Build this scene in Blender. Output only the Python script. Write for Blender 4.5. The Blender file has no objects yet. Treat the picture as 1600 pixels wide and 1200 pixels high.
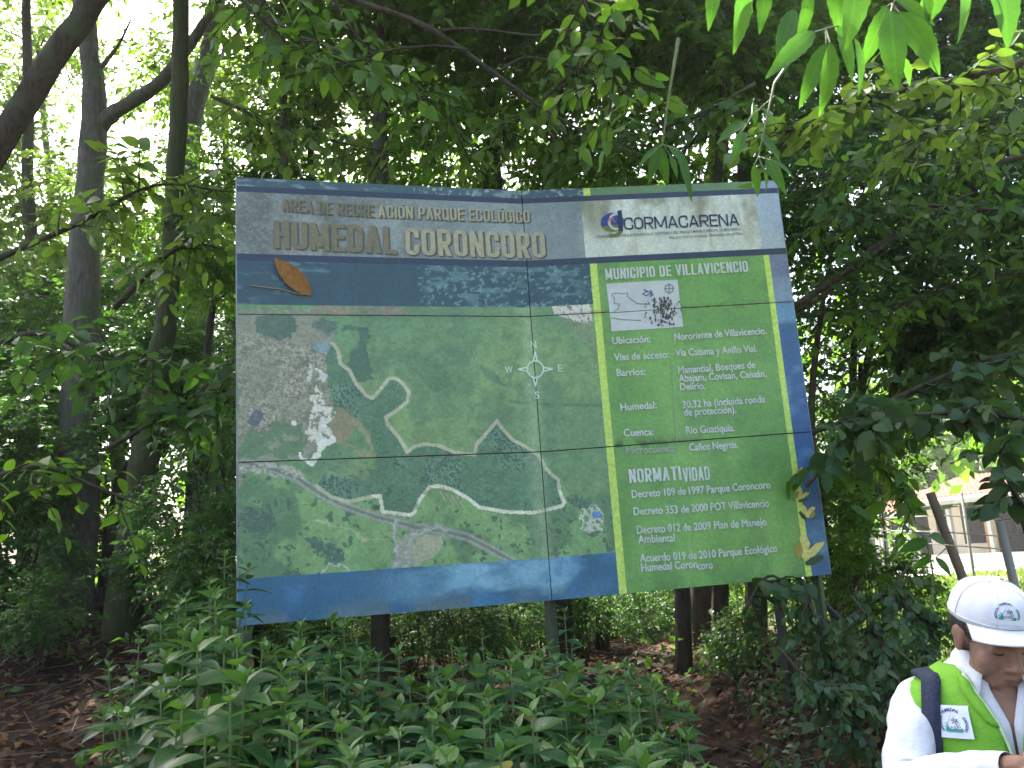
import bpy, bmesh, math, random
import numpy as np
from mathutils import Vector, Matrix
random.seed(7); RNG = np.random.default_rng(11)
R = math.radians
SC = bpy.context.scene
COL = SC.collection
# ------------------------------------------------------------------ camera, sky, sun, exposure
EYE = Vector((0, 0, 1.65)); PITCH = R(11.5); ROLL = R(3.92); FPX = 1331.0
cp, sp, cr, sr = math.cos(PITCH), math.sin(PITCH), math.cos(ROLL), math.sin(ROLL)
cam_d = bpy.data.cameras.new('camera'); cam = bpy.data.objects.new('camera', cam_d); COL.objects.link(cam)
cx_ = Vector((cr, sr * sp, -sr * cp)); cy_ = Vector((sr, -cr * sp, cr * cp)); cz_ = -Vector((0, cp, sp))
cam.matrix_world = Matrix(((cx_.x, cy_.x, cz_.x, EYE.x), (cx_.y, cy_.y, cz_.y, EYE.y), (cx_.z, cy_.z, cz_.z, EYE.z), (0, 0, 0, 1)))
cam_d.sensor_width = 36; cam_d.lens = FPX / 1600 * 36; cam_d.clip_start = 0.05; cam_d.clip_end = 600
SC.camera = cam
SUN_AZ, SUN_EL = R(-24), R(56)          # azimuth from +Y towards +X
world = bpy.data.worlds.new('World'); SC.world = world; world.use_nodes = True
wn = world.node_tree; wn.nodes.clear()
sky = wn.nodes.new('ShaderNodeTexSky'); sky.sky_type = 'NISHITA'; sky.sun_disc = False
sky.sun_elevation = SUN_EL; sky.sun_rotation = SUN_AZ; sky.air_density = 1.0; sky.dust_density = 6.0; sky.ozone_density = .6
bg = wn.nodes.new('ShaderNodeBackground'); bg.inputs['Strength'].default_value = 0.15
wo = wn.nodes.new('ShaderNodeOutputWorld')
wn.links.new(sky.outputs[0], bg.inputs[0]); wn.links.new(bg.outputs[0], wo.inputs[0])
sun_d = bpy.data.lights.new('sun', 'SUN'); sun_d.energy = 4.5; sun_d.angle = R(0.6); sun_d.color = (1.0, 0.95, 0.86)
sun = bpy.data.objects.new('sun', sun_d); COL.objects.link(sun); sun.location = (0, 0, 30)
sdir = Vector((math.sin(SUN_AZ) * math.cos(SUN_EL), math.cos(SUN_AZ) * math.cos(SUN_EL), math.sin(SUN_EL)))
sun.rotation_euler = sdir.to_track_quat('Z', 'Y').to_euler()
SC.view_settings.view_transform = 'Standard'; SC.view_settings.look = 'None'
SC.view_settings.exposure = 2.15; SC.view_settings.gamma = 1.0
SC.render.engine = 'CYCLES'
SC.cycles.use_denoising = True; SC.cycles.max_bounces = 7; SC.cycles.diffuse_bounces = 4
SC.cycles.glossy_bounces = 2; SC.cycles.transmission_bounces = 5; SC.cycles.caustics_reflective = False
SC.cycles.caustics_refractive = False

# ------------------------------------------------------------------ helpers
def ray(px, py):
    x = (px - 800) / FPX; y = -(py - 600) / FPX
    return (cx_ * x + cy_ * y - cz_)
def P(px, py, Y):
    """a point of the place at distance Y in front of the eye"""
    r = ray(px, py); return EYE + r * (Y / r.y)
def meta(o, label=None, cat=None, group=None, kind=None):
    if label: o['label'] = label
    if cat: o['category'] = cat
    if group: o['group'] = group
    if kind: o['kind'] = kind
    return o
def empty(name, loc, rz=0, **k):
    o = bpy.data.objects.new(name, None); COL.objects.link(o); o.location = loc; o.rotation_euler.z = rz
    o.empty_display_size = .1
    return meta(o, **k)
def link(name, me, m=None, parent=None, smooth=False, **k):
    if m is not None and not me.materials: me.materials.append(m)
    o = bpy.data.objects.new(name, me); COL.objects.link(o)
    if parent: o.parent = parent
    if smooth and len(me.polygons): me.polygons.foreach_set('use_smooth', [True] * len(me.polygons))
    return meta(o, **k)
def mesh(name, vs, fs):
    me = bpy.data.meshes.new(name); me.from_pydata([tuple(v) for v in vs], [], fs); me.update(); return me
class MB:
    def __init__(s): s.v = []; s.f = []
    def add(s, vs, fs):
        n = len(s.v); s.v += [tuple(v) for v in vs]; s.f += [tuple(i + n for i in f) for f in fs]; return s
    def box(s, c, d, M=None):
        x, y, z = (a / 2 for a in d)
        vs = [Vector((i * x, j * y, k * z)) for i in (-1, 1) for j in (-1, 1) for k in (-1, 1)]
        if M: vs = [M @ v for v in vs]
        return s.add([v + Vector(c) for v in vs], [(0, 1, 3, 2), (4, 6, 7, 5), (0, 4, 5, 1), (2, 3, 7, 6), (0, 2, 6, 4), (1, 5, 7, 3)])
    def tube(s, pts, rad, n=8, wob=0, seed=0, cap=True):
        rnd = random.Random(seed); pts = [Vector(p) for p in pts]; rs = rad if hasattr(rad, '__len__') else [rad] * len(pts)
        vs = []; fs = []; prev = None
        for i, p in enumerate(pts):
            t = (pts[min(i + 1, len(pts) - 1)] - pts[max(i - 1, 0)]).normalized()
            a = prev if prev is not None else (Vector((1, 0, 0)) if abs(t.x) < .8 else Vector((0, 1, 0)))
            a = (a - t * a.dot(t)).normalized(); b = t.cross(a); prev = a
            for k in range(n):
                th = 2 * math.pi * k / n; r = rs[i] * (1 + wob * (rnd.random() - .5))
                vs.append(p + (a * math.cos(th) + b * math.sin(th)) * r)
        for i in range(len(pts) - 1):
            for k in range(n):
                fs.append((i * n + k, i * n + (k + 1) % n, (i + 1) * n + (k + 1) % n, (i + 1) * n + k))
        if cap: fs.append(tuple(range(n))[::-1]); fs.append(tuple((len(pts) - 1) * n + k for k in range(n)))
        return s.add(vs, fs)
    def build(s, name, m, parent=None, smooth=False, **k):
        return link(name, mesh(name, s.v, s.f), m, parent, smooth, **k)
def smooth_path(pts, rads, n):
    """Catmull-Rom through the points, n steps per span"""
    pts = [Vector(p) for p in pts]; P_ = [pts[0] * 2 - pts[1]] + pts + [pts[-1] * 2 - pts[-2]]; out = []; ro = []
    for i in range(1, len(P_) - 2):
        for k in range(n):
            t = k / n; a, b, c, d = P_[i - 1:i + 3]
            out.append(.5 * ((2 * b) + (c - a) * t + (2 * a - 5 * b + 4 * c - d) * t * t + (3 * b - 3 * c + d - a) * t ** 3))
            ro.append(rads[i - 1] * (1 - t) + rads[i] * t)
    out.append(pts[-1]); ro.append(rads[-1]); return out, ro

# ------------------------------------------------------------------ materials
def nodes(name):
    m = bpy.data.materials.new(name); m.use_nodes = True; nt = m.node_tree; nt.nodes.clear()
    out = nt.nodes.new('ShaderNodeOutputMaterial'); return m, nt, out
def N(nt, t, **k):
    n = nt.nodes.new(t)
    for a, b in k.items():
        if a in n.inputs: n.inputs[a].default_value = b
        else: setattr(n, a, b)
    return n
def ramp(nt, fac, stops, interp='LINEAR'):
    r = nt.nodes.new('ShaderNodeValToRGB'); r.color_ramp.interpolation = interp
    e = r.color_ramp.elements
    while len(e) < len(stops): e.new(.5)
    for i, (p, c) in enumerate(stops): e[i].position = p; e[i].color = (*c, 1)
    nt.links.new(fac, r.inputs[0]); return r.outputs[0]
def simple(name, c1, c2=None, scale=8, rough=.7, bump=.2, spec=.3, detail=5, metal=0, stretch=None, bscale=None):
    m, nt, out = nodes(name)
    b = N(nt, 'ShaderNodeBsdfPrincipled', Roughness=rough, Metallic=metal); b.inputs['Specular IOR Level'].default_value = spec
    tc = N(nt, 'ShaderNodeTexCoord'); co = tc.outputs['Object']
    if stretch:
        mp = N(nt, 'ShaderNodeMapping'); mp.inputs['Scale'].default_value = stretch; nt.links.new(co, mp.inputs[0]); co = mp.outputs[0]
    nz = N(nt, 'ShaderNodeTexNoise', Scale=scale, Detail=detail, Roughness=.65); nt.links.new(co, nz.inputs['Vector'])
    nt.links.new(ramp(nt, nz.outputs[0], [(.32, c1), (.68, c2 or [x * .75 for x in c1])]), b.inputs['Base Color'])
    if bump:
        nb = N(nt, 'ShaderNodeTexNoise', Scale=bscale or scale * 3, Detail=6); nt.links.new(co, nb.inputs['Vector'])
        bp = N(nt, 'ShaderNodeBump', Strength=bump, Distance=.02); nt.links.new(nb.outputs[0], bp.inputs['Height']); nt.links.new(bp.outputs[0], b.inputs['Normal'])
    nt.links.new(b.outputs[0], out.inputs[0]); return m
def leafmat(name, cols, trans=.42, tcol=(.16, .3, .02), rough=.42, spec=.45, veins=0, blend=.6):
    m, nt, out = nodes(name)
    g = N(nt, 'ShaderNodeNewGeometry'); oi = N(nt, 'ShaderNodeObjectInfo')
    ad = N(nt, 'ShaderNodeMath', operation='ADD'); fr = N(nt, 'ShaderNodeMath', operation='FRACT')
    nt.links.new(g.outputs['Random Per Island'], ad.inputs[0]); nt.links.new(oi.outputs['Random'], ad.inputs[1]); nt.links.new(ad.outputs[0], fr.inputs[0])
    n = len(cols); col = ramp(nt, fr.outputs[0], [(i / (n - 1), c) for i, c in enumerate(cols)])
    tc = N(nt, 'ShaderNodeTexCoord')
    if veins:
        sx = N(nt, 'ShaderNodeSeparateXYZ'); nt.links.new(tc.outputs['Object'], sx.inputs[0])
        ab = N(nt, 'ShaderNodeMath', operation='ABSOLUTE'); nt.links.new(sx.outputs['X'], ab.inputs[0])
        mu = N(nt, 'ShaderNodeMath', operation='MULTIPLY_ADD'); nt.links.new(ab.outputs[0], mu.inputs[0]); mu.inputs[1].default_value = -1.1; nt.links.new(sx.outputs['Y'], mu.inputs[2])
        m2 = N(nt, 'ShaderNodeMath', operation='MULTIPLY'); nt.links.new(mu.outputs[0], m2.inputs[0]); m2.inputs[1].default_value = veins * 6.283
        sn = N(nt, 'ShaderNodeMath', operation='SINE'); nt.links.new(m2.outputs[0], sn.inputs[0])
        vr = ramp(nt, sn.outputs[0], [(.8, (1, 1, 1)), (1, (1.35, 1.3, 1.25))])
        mr = ramp(nt, ab.outputs[0], [(.008, (1.7, 1.6, 1.5)), (.022, (1, 1, 1))])
        for f in (vr, mr):
            mx = N(nt, 'ShaderNodeMix', data_type='RGBA', blend_type='MULTIPLY'); mx.inputs[0].default_value = .8
            nt.links.new(col, mx.inputs[6]); nt.links.new(f, mx.inputs[7]); col = mx.outputs[2]
    nz = N(nt, 'ShaderNodeTexNoise', Scale=9.0, Detail=3); nt.links.new(tc.outputs['Object'], nz.inputs[0])
    mx = N(nt, 'ShaderNodeMix', data_type='RGBA', blend_type='MULTIPLY'); mx.inputs[0].default_value = .6
    nt.links.new(col, mx.inputs[6]); nt.links.new(ramp(nt, nz.outputs[0], [(.35, (.7, .72, .75)), (.65, (1.15, 1.1, 1))]), mx.inputs[7]); col = mx.outputs[2]
    b = N(nt, 'ShaderNodeBsdfPrincipled', Roughness=rough); b.inputs['Specular IOR Level'].default_value = spec
    t = N(nt, 'ShaderNodeBsdfTranslucent'); mt = N(nt, 'ShaderNodeMix', data_type='RGBA', blend_type='MIX'); mt.inputs[0].default_value = blend
    nt.links.new(col, mt.inputs[6]); mt.inputs[7].default_value = (*tcol, 1)
    nt.links.new(col, b.inputs['Base Color']); nt.links.new(mt.outputs[2], t.inputs[0])
    ms = N(nt, 'ShaderNodeMixShader'); ms.inputs[0].default_value = trans
    nt.links.new(b.outputs[0], ms.inputs[1]); nt.links.new(t.outputs[0], ms.inputs[2]); nt.links.new(ms.outputs[0], out.inputs[0]); return m
def barkmat(name, c1, c2, c3):
    m, nt, out = nodes(name)
    tc = N(nt, 'ShaderNodeTexCoord'); mp = N(nt, 'ShaderNodeMapping'); mp.inputs['Scale'].default_value = (1, 1, .22)
    nt.links.new(tc.outputs['Object'], mp.inputs[0])
    a = N(nt, 'ShaderNodeTexNoise', Scale=26, Detail=7, Roughness=.7); nt.links.new(mp.outputs[0], a.inputs[0])
    l = N(nt, 'ShaderNodeTexNoise', Scale=5, Detail=5, Roughness=.6); nt.links.new(tc.outputs['Object'], l.inputs[0])
    c = ramp(nt, a.outputs[0], [(.3, c1), (.7, c2)]); f = ramp(nt, l.outputs[0], [(.5, (0, 0, 0)), (.62, (1, 1, 1))])
    mx = N(nt, 'ShaderNodeMix', data_type='RGBA'); nt.links.new(f, mx.inputs[0]); nt.links.new(c, mx.inputs[6]); mx.inputs[7].default_value = (*c3, 1)
    b = N(nt, 'ShaderNodeBsdfPrincipled', Roughness=.9); b.inputs['Specular IOR Level'].default_value = .15
    bp = N(nt, 'ShaderNodeBump', Strength=.8, Distance=.03); nt.links.new(a.outputs[0], bp.inputs['Height']); nt.links.new(bp.outputs[0], b.inputs['Normal'])
    nt.links.new(mx.outputs[2], b.inputs['Base Color']); nt.links.new(b.outputs[0], out.inputs[0]); return m
def s2l(c): return tuple(((x / 255) / 12.92 if x / 255 < .04045 else ((x / 255 + .055) / 1.055) ** 2.4) for x in c)

BARK = barkmat('bark_brown', (.035, .026, .019), (.10, .08, .06), (.07, .085, .05))
BARKG = barkmat('bark_grey', (.06, .055, .045), (.19, .175, .15), (.10, .12, .07))
BARKM = barkmat('bark_mossy', (.03, .035, .015), (.09, .10, .045), (.05, .07, .025))
STEM = simple('green_stem', (.10, .15, .04), (.16, .18, .07), rough=.5, bump=.1)
L_CAN = leafmat('canopy_leaf', [(.030, .085, .014), (.048, .12, .016), (.075, .15, .018), (.036, .10, .018), (.10, .17, .016)], trans=.52, tcol=(.25, .52, .02))
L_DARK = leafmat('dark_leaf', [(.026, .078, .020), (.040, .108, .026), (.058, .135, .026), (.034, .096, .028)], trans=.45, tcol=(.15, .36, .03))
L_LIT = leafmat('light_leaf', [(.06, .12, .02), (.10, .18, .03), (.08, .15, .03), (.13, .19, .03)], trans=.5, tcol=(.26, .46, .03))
L_SHRUB = leafmat('shrub_leaf', [(.018, .064, .020), (.026, .084, .025), (.035, .11, .026), (.020, .072, .028)], trans=.3, tcol=(.10, .25, .03), rough=.36, spec=.5, veins=7)
L_YOUNG = leafmat('young_leaf', [(.05, .13, .03), (.075, .165, .035), (.06, .14, .028)], trans=.3, tcol=(.13, .30, .03), rough=.4, veins=7)
L_HANG = leafmat('hanging_leaf', [(.05, .13, .02), (.07, .16, .02), (.04, .11, .025)], trans=.5, tcol=(.12, .37, .02), rough=.45, veins=11)
L_VINE = leafmat('vine_leaf', [(.035, .085, .035), (.05, .11, .045), (.045, .10, .03), (.09, .13, .04)], trans=.3, tcol=(.12, .26, .03), rough=.5, spec=.35)
L_DRY = leafmat('dry_leaf', [(.07, .035, .018), (.12, .062, .03), (.05, .03, .018), (.17, .10, .05), (.035, .022, .014)], trans=.15, tcol=(.2, .1, .04), rough=.8, spec=.15)
L_GRASS = leafmat('grass_blade', [(.10, .17, .03), (.15, .22, .04), (.2, .24, .06)], trans=.35, tcol=(.3, .45, .05), rough=.6, spec=.2)

# ------------------------------------------------------------------ leaf geometry
def leaf_proto(w=.5, sharp=1.0, bend=.22, fold=.22, n=5, serr=0):
    """a leaf of unit length along +Y, normal +Z, with a folded midrib and a drooping tip"""
    vs = []; fs = []
    for i in range(n + 1):
        t = i / n; hw = w / 2 * (math.sin(math.pi * t ** .8) ** .85) * (1 - .25 * t * sharp)
        if i == n: hw = 0
        if i == 0: hw = .02
        if serr and 0 < i < n: hw *= 1 + serr * (1 if i % 2 else -1)
        z = -bend * t * t
        if hw == 0: vs.append((0, t, z)); continue
        vs += [(-hw, t, z + fold * hw), (0, t, z), (hw, t, z + fold * hw)]
    for i in range(n - 1):
        a = i * 3; fs += [(a, a + 1, a + 4, a + 3), (a + 1, a + 2, a + 5, a + 4)]
    a = (n - 1) * 3; t = n * 3; fs += [(a, a + 1, t), (a + 1, a + 2, t)]
    return np.array(vs, float), fs
LOW = (np.array([(0, 0, 0), (-.24, .42, .06), (.24, .42, .06), (0, 1, -.22), (0, .45, 0)], float), [(0, 4, 1), (0, 2, 4), (1, 4, 3), (4, 2, 3)])
LOWQ = (np.array([(0, 0, 0), (-.27, .45, .07), (.27, .45, .07), (0, 1, -.15)], float), [(0, 2, 1), (1, 2, 3)])
def frames(axis, normal):
    y = axis / np.linalg.norm(axis, axis=1, keepdims=True)
    z = normal - y * np.sum(normal * y, 1, keepdims=True); z /= np.linalg.norm(z, axis=1, keepdims=True) + 1e-9
    return np.stack([np.cross(y, z), y, z], 2)          # columns
def merged(name, proto, pos, Fr, size):
    V, Fc = proto; n = len(pos); nv = len(V)
    W = np.einsum('nij,vj->nvi', Fr, V) * size[:, None, None] + pos[:, None, :]
    me = bpy.data.meshes.new(name); me.vertices.add(n * nv); me.vertices.foreach_set('co', W.reshape(-1).astype(np.float32))
    lt = np.array([len(f) for f in Fc]); flat = np.concatenate([np.array(f) for f in Fc])
    loops = (flat[None, :] + (np.arange(n) * nv)[:, None]).reshape(-1); me.loops.add(len(loops)); me.loops.foreach_set('vertex_index', loops.astype(np.int32))
    tot = np.tile(lt, n); st = np.concatenate([[0], np.cumsum(tot)[:-1]]); me.polygons.add(len(tot))
    me.polygons.foreach_set('loop_start', st.astype(np.int32)); me.polygons.foreach_set('loop_total', tot.astype(np.int32)); me.update(calc_edges=True)
    return me
def twig_leaves(starts, dirs, lens, per, size, droop=.35, flat=.6, jitter=.35, rng=RNG):
    """alternate leaves down each twig: positions, frames, sizes"""
    n = len(starts); dirs = dirs / np.linalg.norm(dirs, axis=1, keepdims=True)
    t = (np.arange(per) + .6) / per; t = np.tile(t, (n, 1)) + rng.uniform(-.04, .04, (n, per))
    bend = np.zeros((n, per, 3)); bend[..., 2] = -.25 * t ** 2 * lens[:, None]
    pos = starts[:, None, :] + dirs[:, None, :] * (t * lens[:, None])[..., None] + bend
    side = np.cross(dirs, np.array([0, 0, 1.]) + rng.normal(0, .25, (n, 3))); side /= np.linalg.norm(side, axis=1, keepdims=True) + 1e-9
    sg = np.where(np.arange(per) % 2 == 0, 1., -1.)
    ax = dirs[:, None, :] * rng.uniform(.3, .8, (n, per, 1)) + side[:, None, :] * sg[None, :, None] * rng.uniform(.6, 1, (n, per, 1)) + rng.normal(0, jitter * .6, (n, per, 3))
    ax[..., 2] -= droop * rng.uniform(.3, 1.6, (n, per))
    nr = np.zeros((n, per, 3)); nr[..., 2] = 1; nr += rng.normal(0, jitter + (1 - flat), (n, per, 3)) * .8
    pos = pos.reshape(-1, 3); ax = ax.reshape(-1, 3); nr = nr.reshape(-1, 3)
    return pos, frames(ax, nr), size * rng.uniform(.6, 1.25, len(pos))
def cloud(R3, n, clumps=14, rng=RNG, shell=.55, cr=.42):
    """twig starts in clumps spread through an ellipsoid: an uneven, holey crown"""
    c = rng.normal(0, 1, (clumps, 3)); c /= np.linalg.norm(c, axis=1, keepdims=True); c *= rng.uniform(shell * .5, 1, (clumps, 1)) ** .6 * (1 - cr * .5)
    k = rng.integers(0, clumps, n); p = rng.normal(0, 1, (n, 3)); p /= np.linalg.norm(p, axis=1, keepdims=True)
    rr = rng.uniform(.55, 1.15, clumps)
    q = c[k] + p * (rng.uniform(.25, 1, (n, 1)) ** .5) * cr * rr[k][:, None] * np.array([1, 1, .7])
    d = p * .8 + c[k] * .6 + rng.normal(0, .3, (n, 3)); d[:, 2] = d[:, 2] * .5 + .05
    return q * np.array(R3), d, c * np.array(R3)
def obj_frames(pos, Fr, size):
    out = []
    for i in range(len(pos)):
        f = Fr[i] * size[i]; p = pos[i]
        out.append(Matrix(((f[0, 0], f[0, 1], f[0, 2], p[0]), (f[1, 0], f[1, 1], f[1, 2], p[1]), (f[2, 0], f[2, 1], f[2, 2], p[2]), (0, 0, 0, 1))))
    return out
def leaf_objects(root, me, mats, name='leaf'):
    for M in mats:
        o = bpy.data.objects.new(name, me); o.parent = root; o.matrix_local = M; COL.objects.link(o)

def proto_mesh(name, pr, m):
    me = mesh(name, pr[0], pr[1]); me.materials.append(m); me.polygons.foreach_set('use_smooth', [True] * len(me.polygons)); return me
PR_LANCE = leaf_proto(.52, 1.2, .28, .3, 6); PR_OVATE = leaf_proto(.62, 1.0, .18, .25, 5); PR_HANG = leaf_proto(.34, .8, .22, .3, 12, serr=.05)
LEAF_SICK = None; PR_HEART = leaf_proto(.85, 1.1, .15, .2, 5)
LEAF_SHRUB = proto_mesh('shrub_leaf', PR_LANCE, L_SHRUB); LEAF_YOUNG = proto_mesh('young_leaf', PR_LANCE, L_YOUNG)
LEAF_HANG = proto_mesh('hanging_leaf', PR_HANG, L_HANG)
L_SICK = leafmat('yellowed_leaf', [(.20, .20, .03), (.16, .10, .03), (.12, .15, .03)], trans=.3, tcol=(.3, .3, .04)); LEAF_SICK = proto_mesh('yellowed_leaf', PR_LANCE, L_SICK)
LEAF_DARK = proto_mesh('dark_leaf', PR_OVATE, L_DARK); LEAF_LIT = proto_mesh('light_leaf', PR_OVATE, L_LIT)
LEAF_CAN = proto_mesh('canopy_leaf', PR_OVATE, L_CAN)
LEAF_VINE = proto_mesh('vine_leaf', PR_HEART, L_VINE)

# ------------------------------------------------------------------ terrain
def sm(a, b, x):
    t = np.clip((x - a) / (b - a), 0, 1); return t * t * (3 - 2 * t)
def vnoise(x, y, seed=0):
    xi = np.floor(x).astype(np.int64); yi = np.floor(y).astype(np.int64); fx = x - xi; fy = y - yi; fx = fx * fx * (3 - 2 * fx); fy = fy * fy * (3 - 2 * fy)
    def h(a, b):
        v = (a * 374761393 + b * 668265263 + seed * 1442695041) & 0x7fffffff; v = ((v ^ (v >> 13)) * 1274126177) & 0x7fffffff; v = v ^ (v >> 16); return (v & 0xffff) / 65535.
    return (h(xi, yi) * (1 - fx) + h(xi + 1, yi) * fx) * (1 - fy) + (h(xi, yi + 1) * (1 - fx) + h(xi + 1, yi + 1) * fx) * fy
def fbm(x, y, o=4, seed=0):
    s = 0; a = .5
    for i in range(o): s = s + a * vnoise(x * 2 ** i + 17 * i, y * 2 ** i - 9 * i, seed + i); a *= .5
    return s / (1 - .5 ** o)
def TZ(x, y):
    x = np.asarray(x, float); y = np.asarray(y, float)
    mid = .55 * sm(6.2, 9.5, y) * (1 - sm(2.6, 4.6, x)) * (1 - .5 * sm(18, 30, y)); left = .8 * sm(2.6, 7.0, y) * (1 - sm(-3.2, -1.4, x)) * (1 - .6 * sm(20, 40, y))
    right = .72 * sm(3.4, 5.2, y) * (1 - sm(7, 9.5, y)) * np.exp(-((x - 2.3) / .9) ** 2)
    return mid + left + right + (fbm(x * 1.3, y * 1.3, 4, 3) - .5) * .14 * (1 - sm(14, 26, y))
def tz(x, y): return float(TZ(x, y))
def grid_mesh(name, xs, ys, fz):
    X, Y = np.meshgrid(xs, ys, indexing='ij'); Z = fz(X, Y); V = np.stack([X, Y, Z], -1).reshape(-1, 3); b = len(ys)
    fs = [(i * b + j, (i + 1) * b + j, (i + 1) * b + j + 1, i * b + j + 1) for i in range(len(xs) - 1) for j in range(b - 1)]
    return mesh(name, V, fs)
def gmat():
    m, nt, out = nodes('forest_floor')
    tc = N(nt, 'ShaderNodeTexCoord'); a = N(nt, 'ShaderNodeTexNoise', Scale=14, Detail=8, Roughness=.75); nt.links.new(tc.outputs['Object'], a.inputs[0])
    v = N(nt, 'ShaderNodeTexVoronoi', Scale=26); nt.links.new(tc.outputs['Object'], v.inputs[0])
    c = ramp(nt, a.outputs[0], [(.3, (.014, .009, .006)), (.5, (.038, .024, .016)), (.7, (.08, .047, .03))])
    vc = ramp(nt, v.outputs['Distance'], [(0, (1.3, 1.2, 1.1)), (.5, (.6, .6, .6))])
    mx = N(nt, 'ShaderNodeMix', data_type='RGBA', blend_type='MULTIPLY'); mx.inputs[0].default_value = .8; nt.links.new(c, mx.inputs[6]); nt.links.new(vc, mx.inputs[7])
    g = N(nt, 'ShaderNodeTexNoise', Scale=1.5, Detail=6); nt.links.new(tc.outputs['Object'], g.inputs[0])
    # open grassy ground away from the wood
    sx = N(nt, 'ShaderNodeSeparateXYZ'); nt.links.new(tc.outputs['Object'], sx.inputs[0])
    mr = N(nt, 'ShaderNodeMapRange'); mr.inputs[1].default_value = 3.4; mr.inputs[2].default_value = 6.5; nt.links.new(sx.outputs[0], mr.inputs[0])
    gc = ramp(nt, g.outputs[0], [(.35, (.10, .14, .04)), (.6, (.17, .19, .07)), (.75, (.22, .18, .1))])
    m2 = N(nt, 'ShaderNodeMix', data_type='RGBA'); nt.links.new(mr.outputs[0], m2.inputs[0]); nt.links.new(mx.outputs[2], m2.inputs[6]); nt.links.new(gc, m2.inputs[7])
    b = N(nt, 'ShaderNodeBsdfPrincipled', Roughness=.95); b.inputs['Specular IOR Level'].default_value = .1
    bp = N(nt, 'ShaderNodeBump', Strength=.7, Distance=.04); nt.links.new(a.outputs[0], bp.inputs['Height']); nt.links.new(bp.outputs[0], b.inputs['Normal'])
    nt.links.new(m2.outputs[2], b.inputs['Base Color']); nt.links.new(b.outputs[0], out.inputs[0]); return m
GX = np.concatenate([np.linspace(-250, -14, 12)[:-1], np.linspace(-14, 14, 150), np.linspace(14, 250, 12)[1:]])
GY = np.concatenate([np.linspace(-250, -4, 10)[:-1], np.linspace(-4, 26, 160), np.linspace(26, 300, 14)[1:]])
link('ground', grid_mesh('ground', GX, GY, TZ), gmat(), smooth=True, kind='structure')

# ------------------------------------------------------------------ the information board
SL, SM_, SR = Vector((-1.801, 5.463, 1.349)), Vector((.170, 5.999, 1.347)), Vector((2.161, 6.2135, 1.384))
def sec_n(k):
    d = (SM_ - SL) if k == 0 else (SR - SM_); n = Vector((d.y, -d.x, 0)).normalized(); return n     # towards the viewer
N0, N1 = sec_n(0), sec_n(1)
ROWS = [(0, .982), (.988, 1.976), (1.983, 3.0)]
def bow_of(k, r, U, V): va, vb = ROWS[r]; return .005 * np.sin(np.pi * (U - k)) * np.sin(np.pi * (V - va) / (vb - va)) * (1 if (r + k) % 2 else -1) + .0015 * (r + k)
def sign_pt(U, V, off=0):
    k = 0 if U <= 1 else 1; r = 0 if V < .985 else 1 if V < 1.98 else 2
    if off > 0: off += float(bow_of(k, r, min(max(U, k), k + 1), min(max(V, ROWS[r][0]), ROWS[r][1]))) - .004
    if U <= 1: b = SL.lerp(SM_, U); n = N0
    else: b = SM_.lerp(SR, U - 1); n = N1
    return b + Vector((0, 0, 3 - V)) + n * off
def uv(px, py):
    r = ray(px, py)
    for k, (a, b) in enumerate(((SL, SM_), (SM_, SR))):
        n = sec_n(k); q = EYE + r * ((a - EYE).dot(n) / r.dot(n)); d = b - a; dh = Vector((d.x, d.y, 0)); s = (q - a).dot(dh) / dh.dot(dh)
        if k == 0 and s <= 1: return s, 3 - (q.z - a.z - d.z * s)
    return 1 + s, 3 - (q.z - a.z - d.z * s)
def z1(l): return [uv(360 + x / 2.857, 260 + y / 2.857) for x, y in l]
def z2(l): return [uv(360 + x / 2.857, 600 + y / 2.857) for x, y in l]
def z4(l): return [uv(900 + x / 3.3333, 580 + y / 3.3333) for x, y in l]
def inpoly(U, V, poly):
    r = np.zeros(U.shape, bool); j = len(poly) - 1
    for i in range(len(poly)):
        (xi, yi), (xj, yj) = poly[i], poly[j]
        if yi != yj: r ^= ((yi > V) != (yj > V)) & (U < (xj - xi) * (V - yi) / (yj - yi) + xi)
        j = i
    return r
def dpoly(U, V, pts):
    d = np.full(U.shape, 9.); X = U * 2.02
    for (a, b), (c, e) in zip(pts[:-1], pts[1:]):
        a2, c2 = a * 2.02, c * 2.02; vx, vy = c2 - a2, e - b; L = vx * vx + vy * vy + 1e-9
        t = np.clip(((X - a2) * vx + (V - b) * vy) / L, 0, 1); d = np.minimum(d, np.hypot(X - a2 - vx * t, V - b - vy * t))
    return d
BOUND = z1([(455, 790), (480, 820), (490, 880), (530, 910), (560, 970), (590, 1005)]) + z2([(575, 10), (605, 52), (632, 64), (655, 42), (690, 0)]) + \
    z1([(705, 950), (725, 945), (750, 955), (775, 975)]) + z2([(775, 5), (797, 40), (790, 80), (740, 120), (695, 148), (700, 180), (750, 235), (780, 285), (788, 305), (820, 280), (870, 268), (930, 275), (1000, 305),
    (1090, 316), (1098, 270), (1130, 235), (1160, 200), (1190, 165), (1215, 200), (1260, 250), (1340, 292), (1380, 325), (1410, 380), (1440, 410), (1462, 425), (1470, 480), (1490, 530), (1480, 545), (1350, 575), (1220, 570), (1110, 550),
    (1060, 510), (990, 470), (930, 455), (890, 460), (850, 510), (820, 575), (800, 585), (680, 570), (668, 500), (640, 500), (530, 525), (450, 505), (385, 455)])
FOREST = BOUND + z2([(420, 400), (640, 380), (650, 320), (620, 230), (570, 160), (460, 100)]) + z1([(450, 1000), (435, 940), (425, 850)])
ROAD = z2([(60, 350), (180, 375), (300, 420), (400, 490), (500, 540), (640, 590), (740, 615), (830, 640), (950, 655), (1060, 685), (1150, 730), (1260, 790)])
ROAD2 = z2([(745, 615), (735, 660), (755, 720), (745, 840)]); ROAD3 = z2([(960, 650), (900, 640), (830, 670), (800, 720), (780, 830)])
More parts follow.
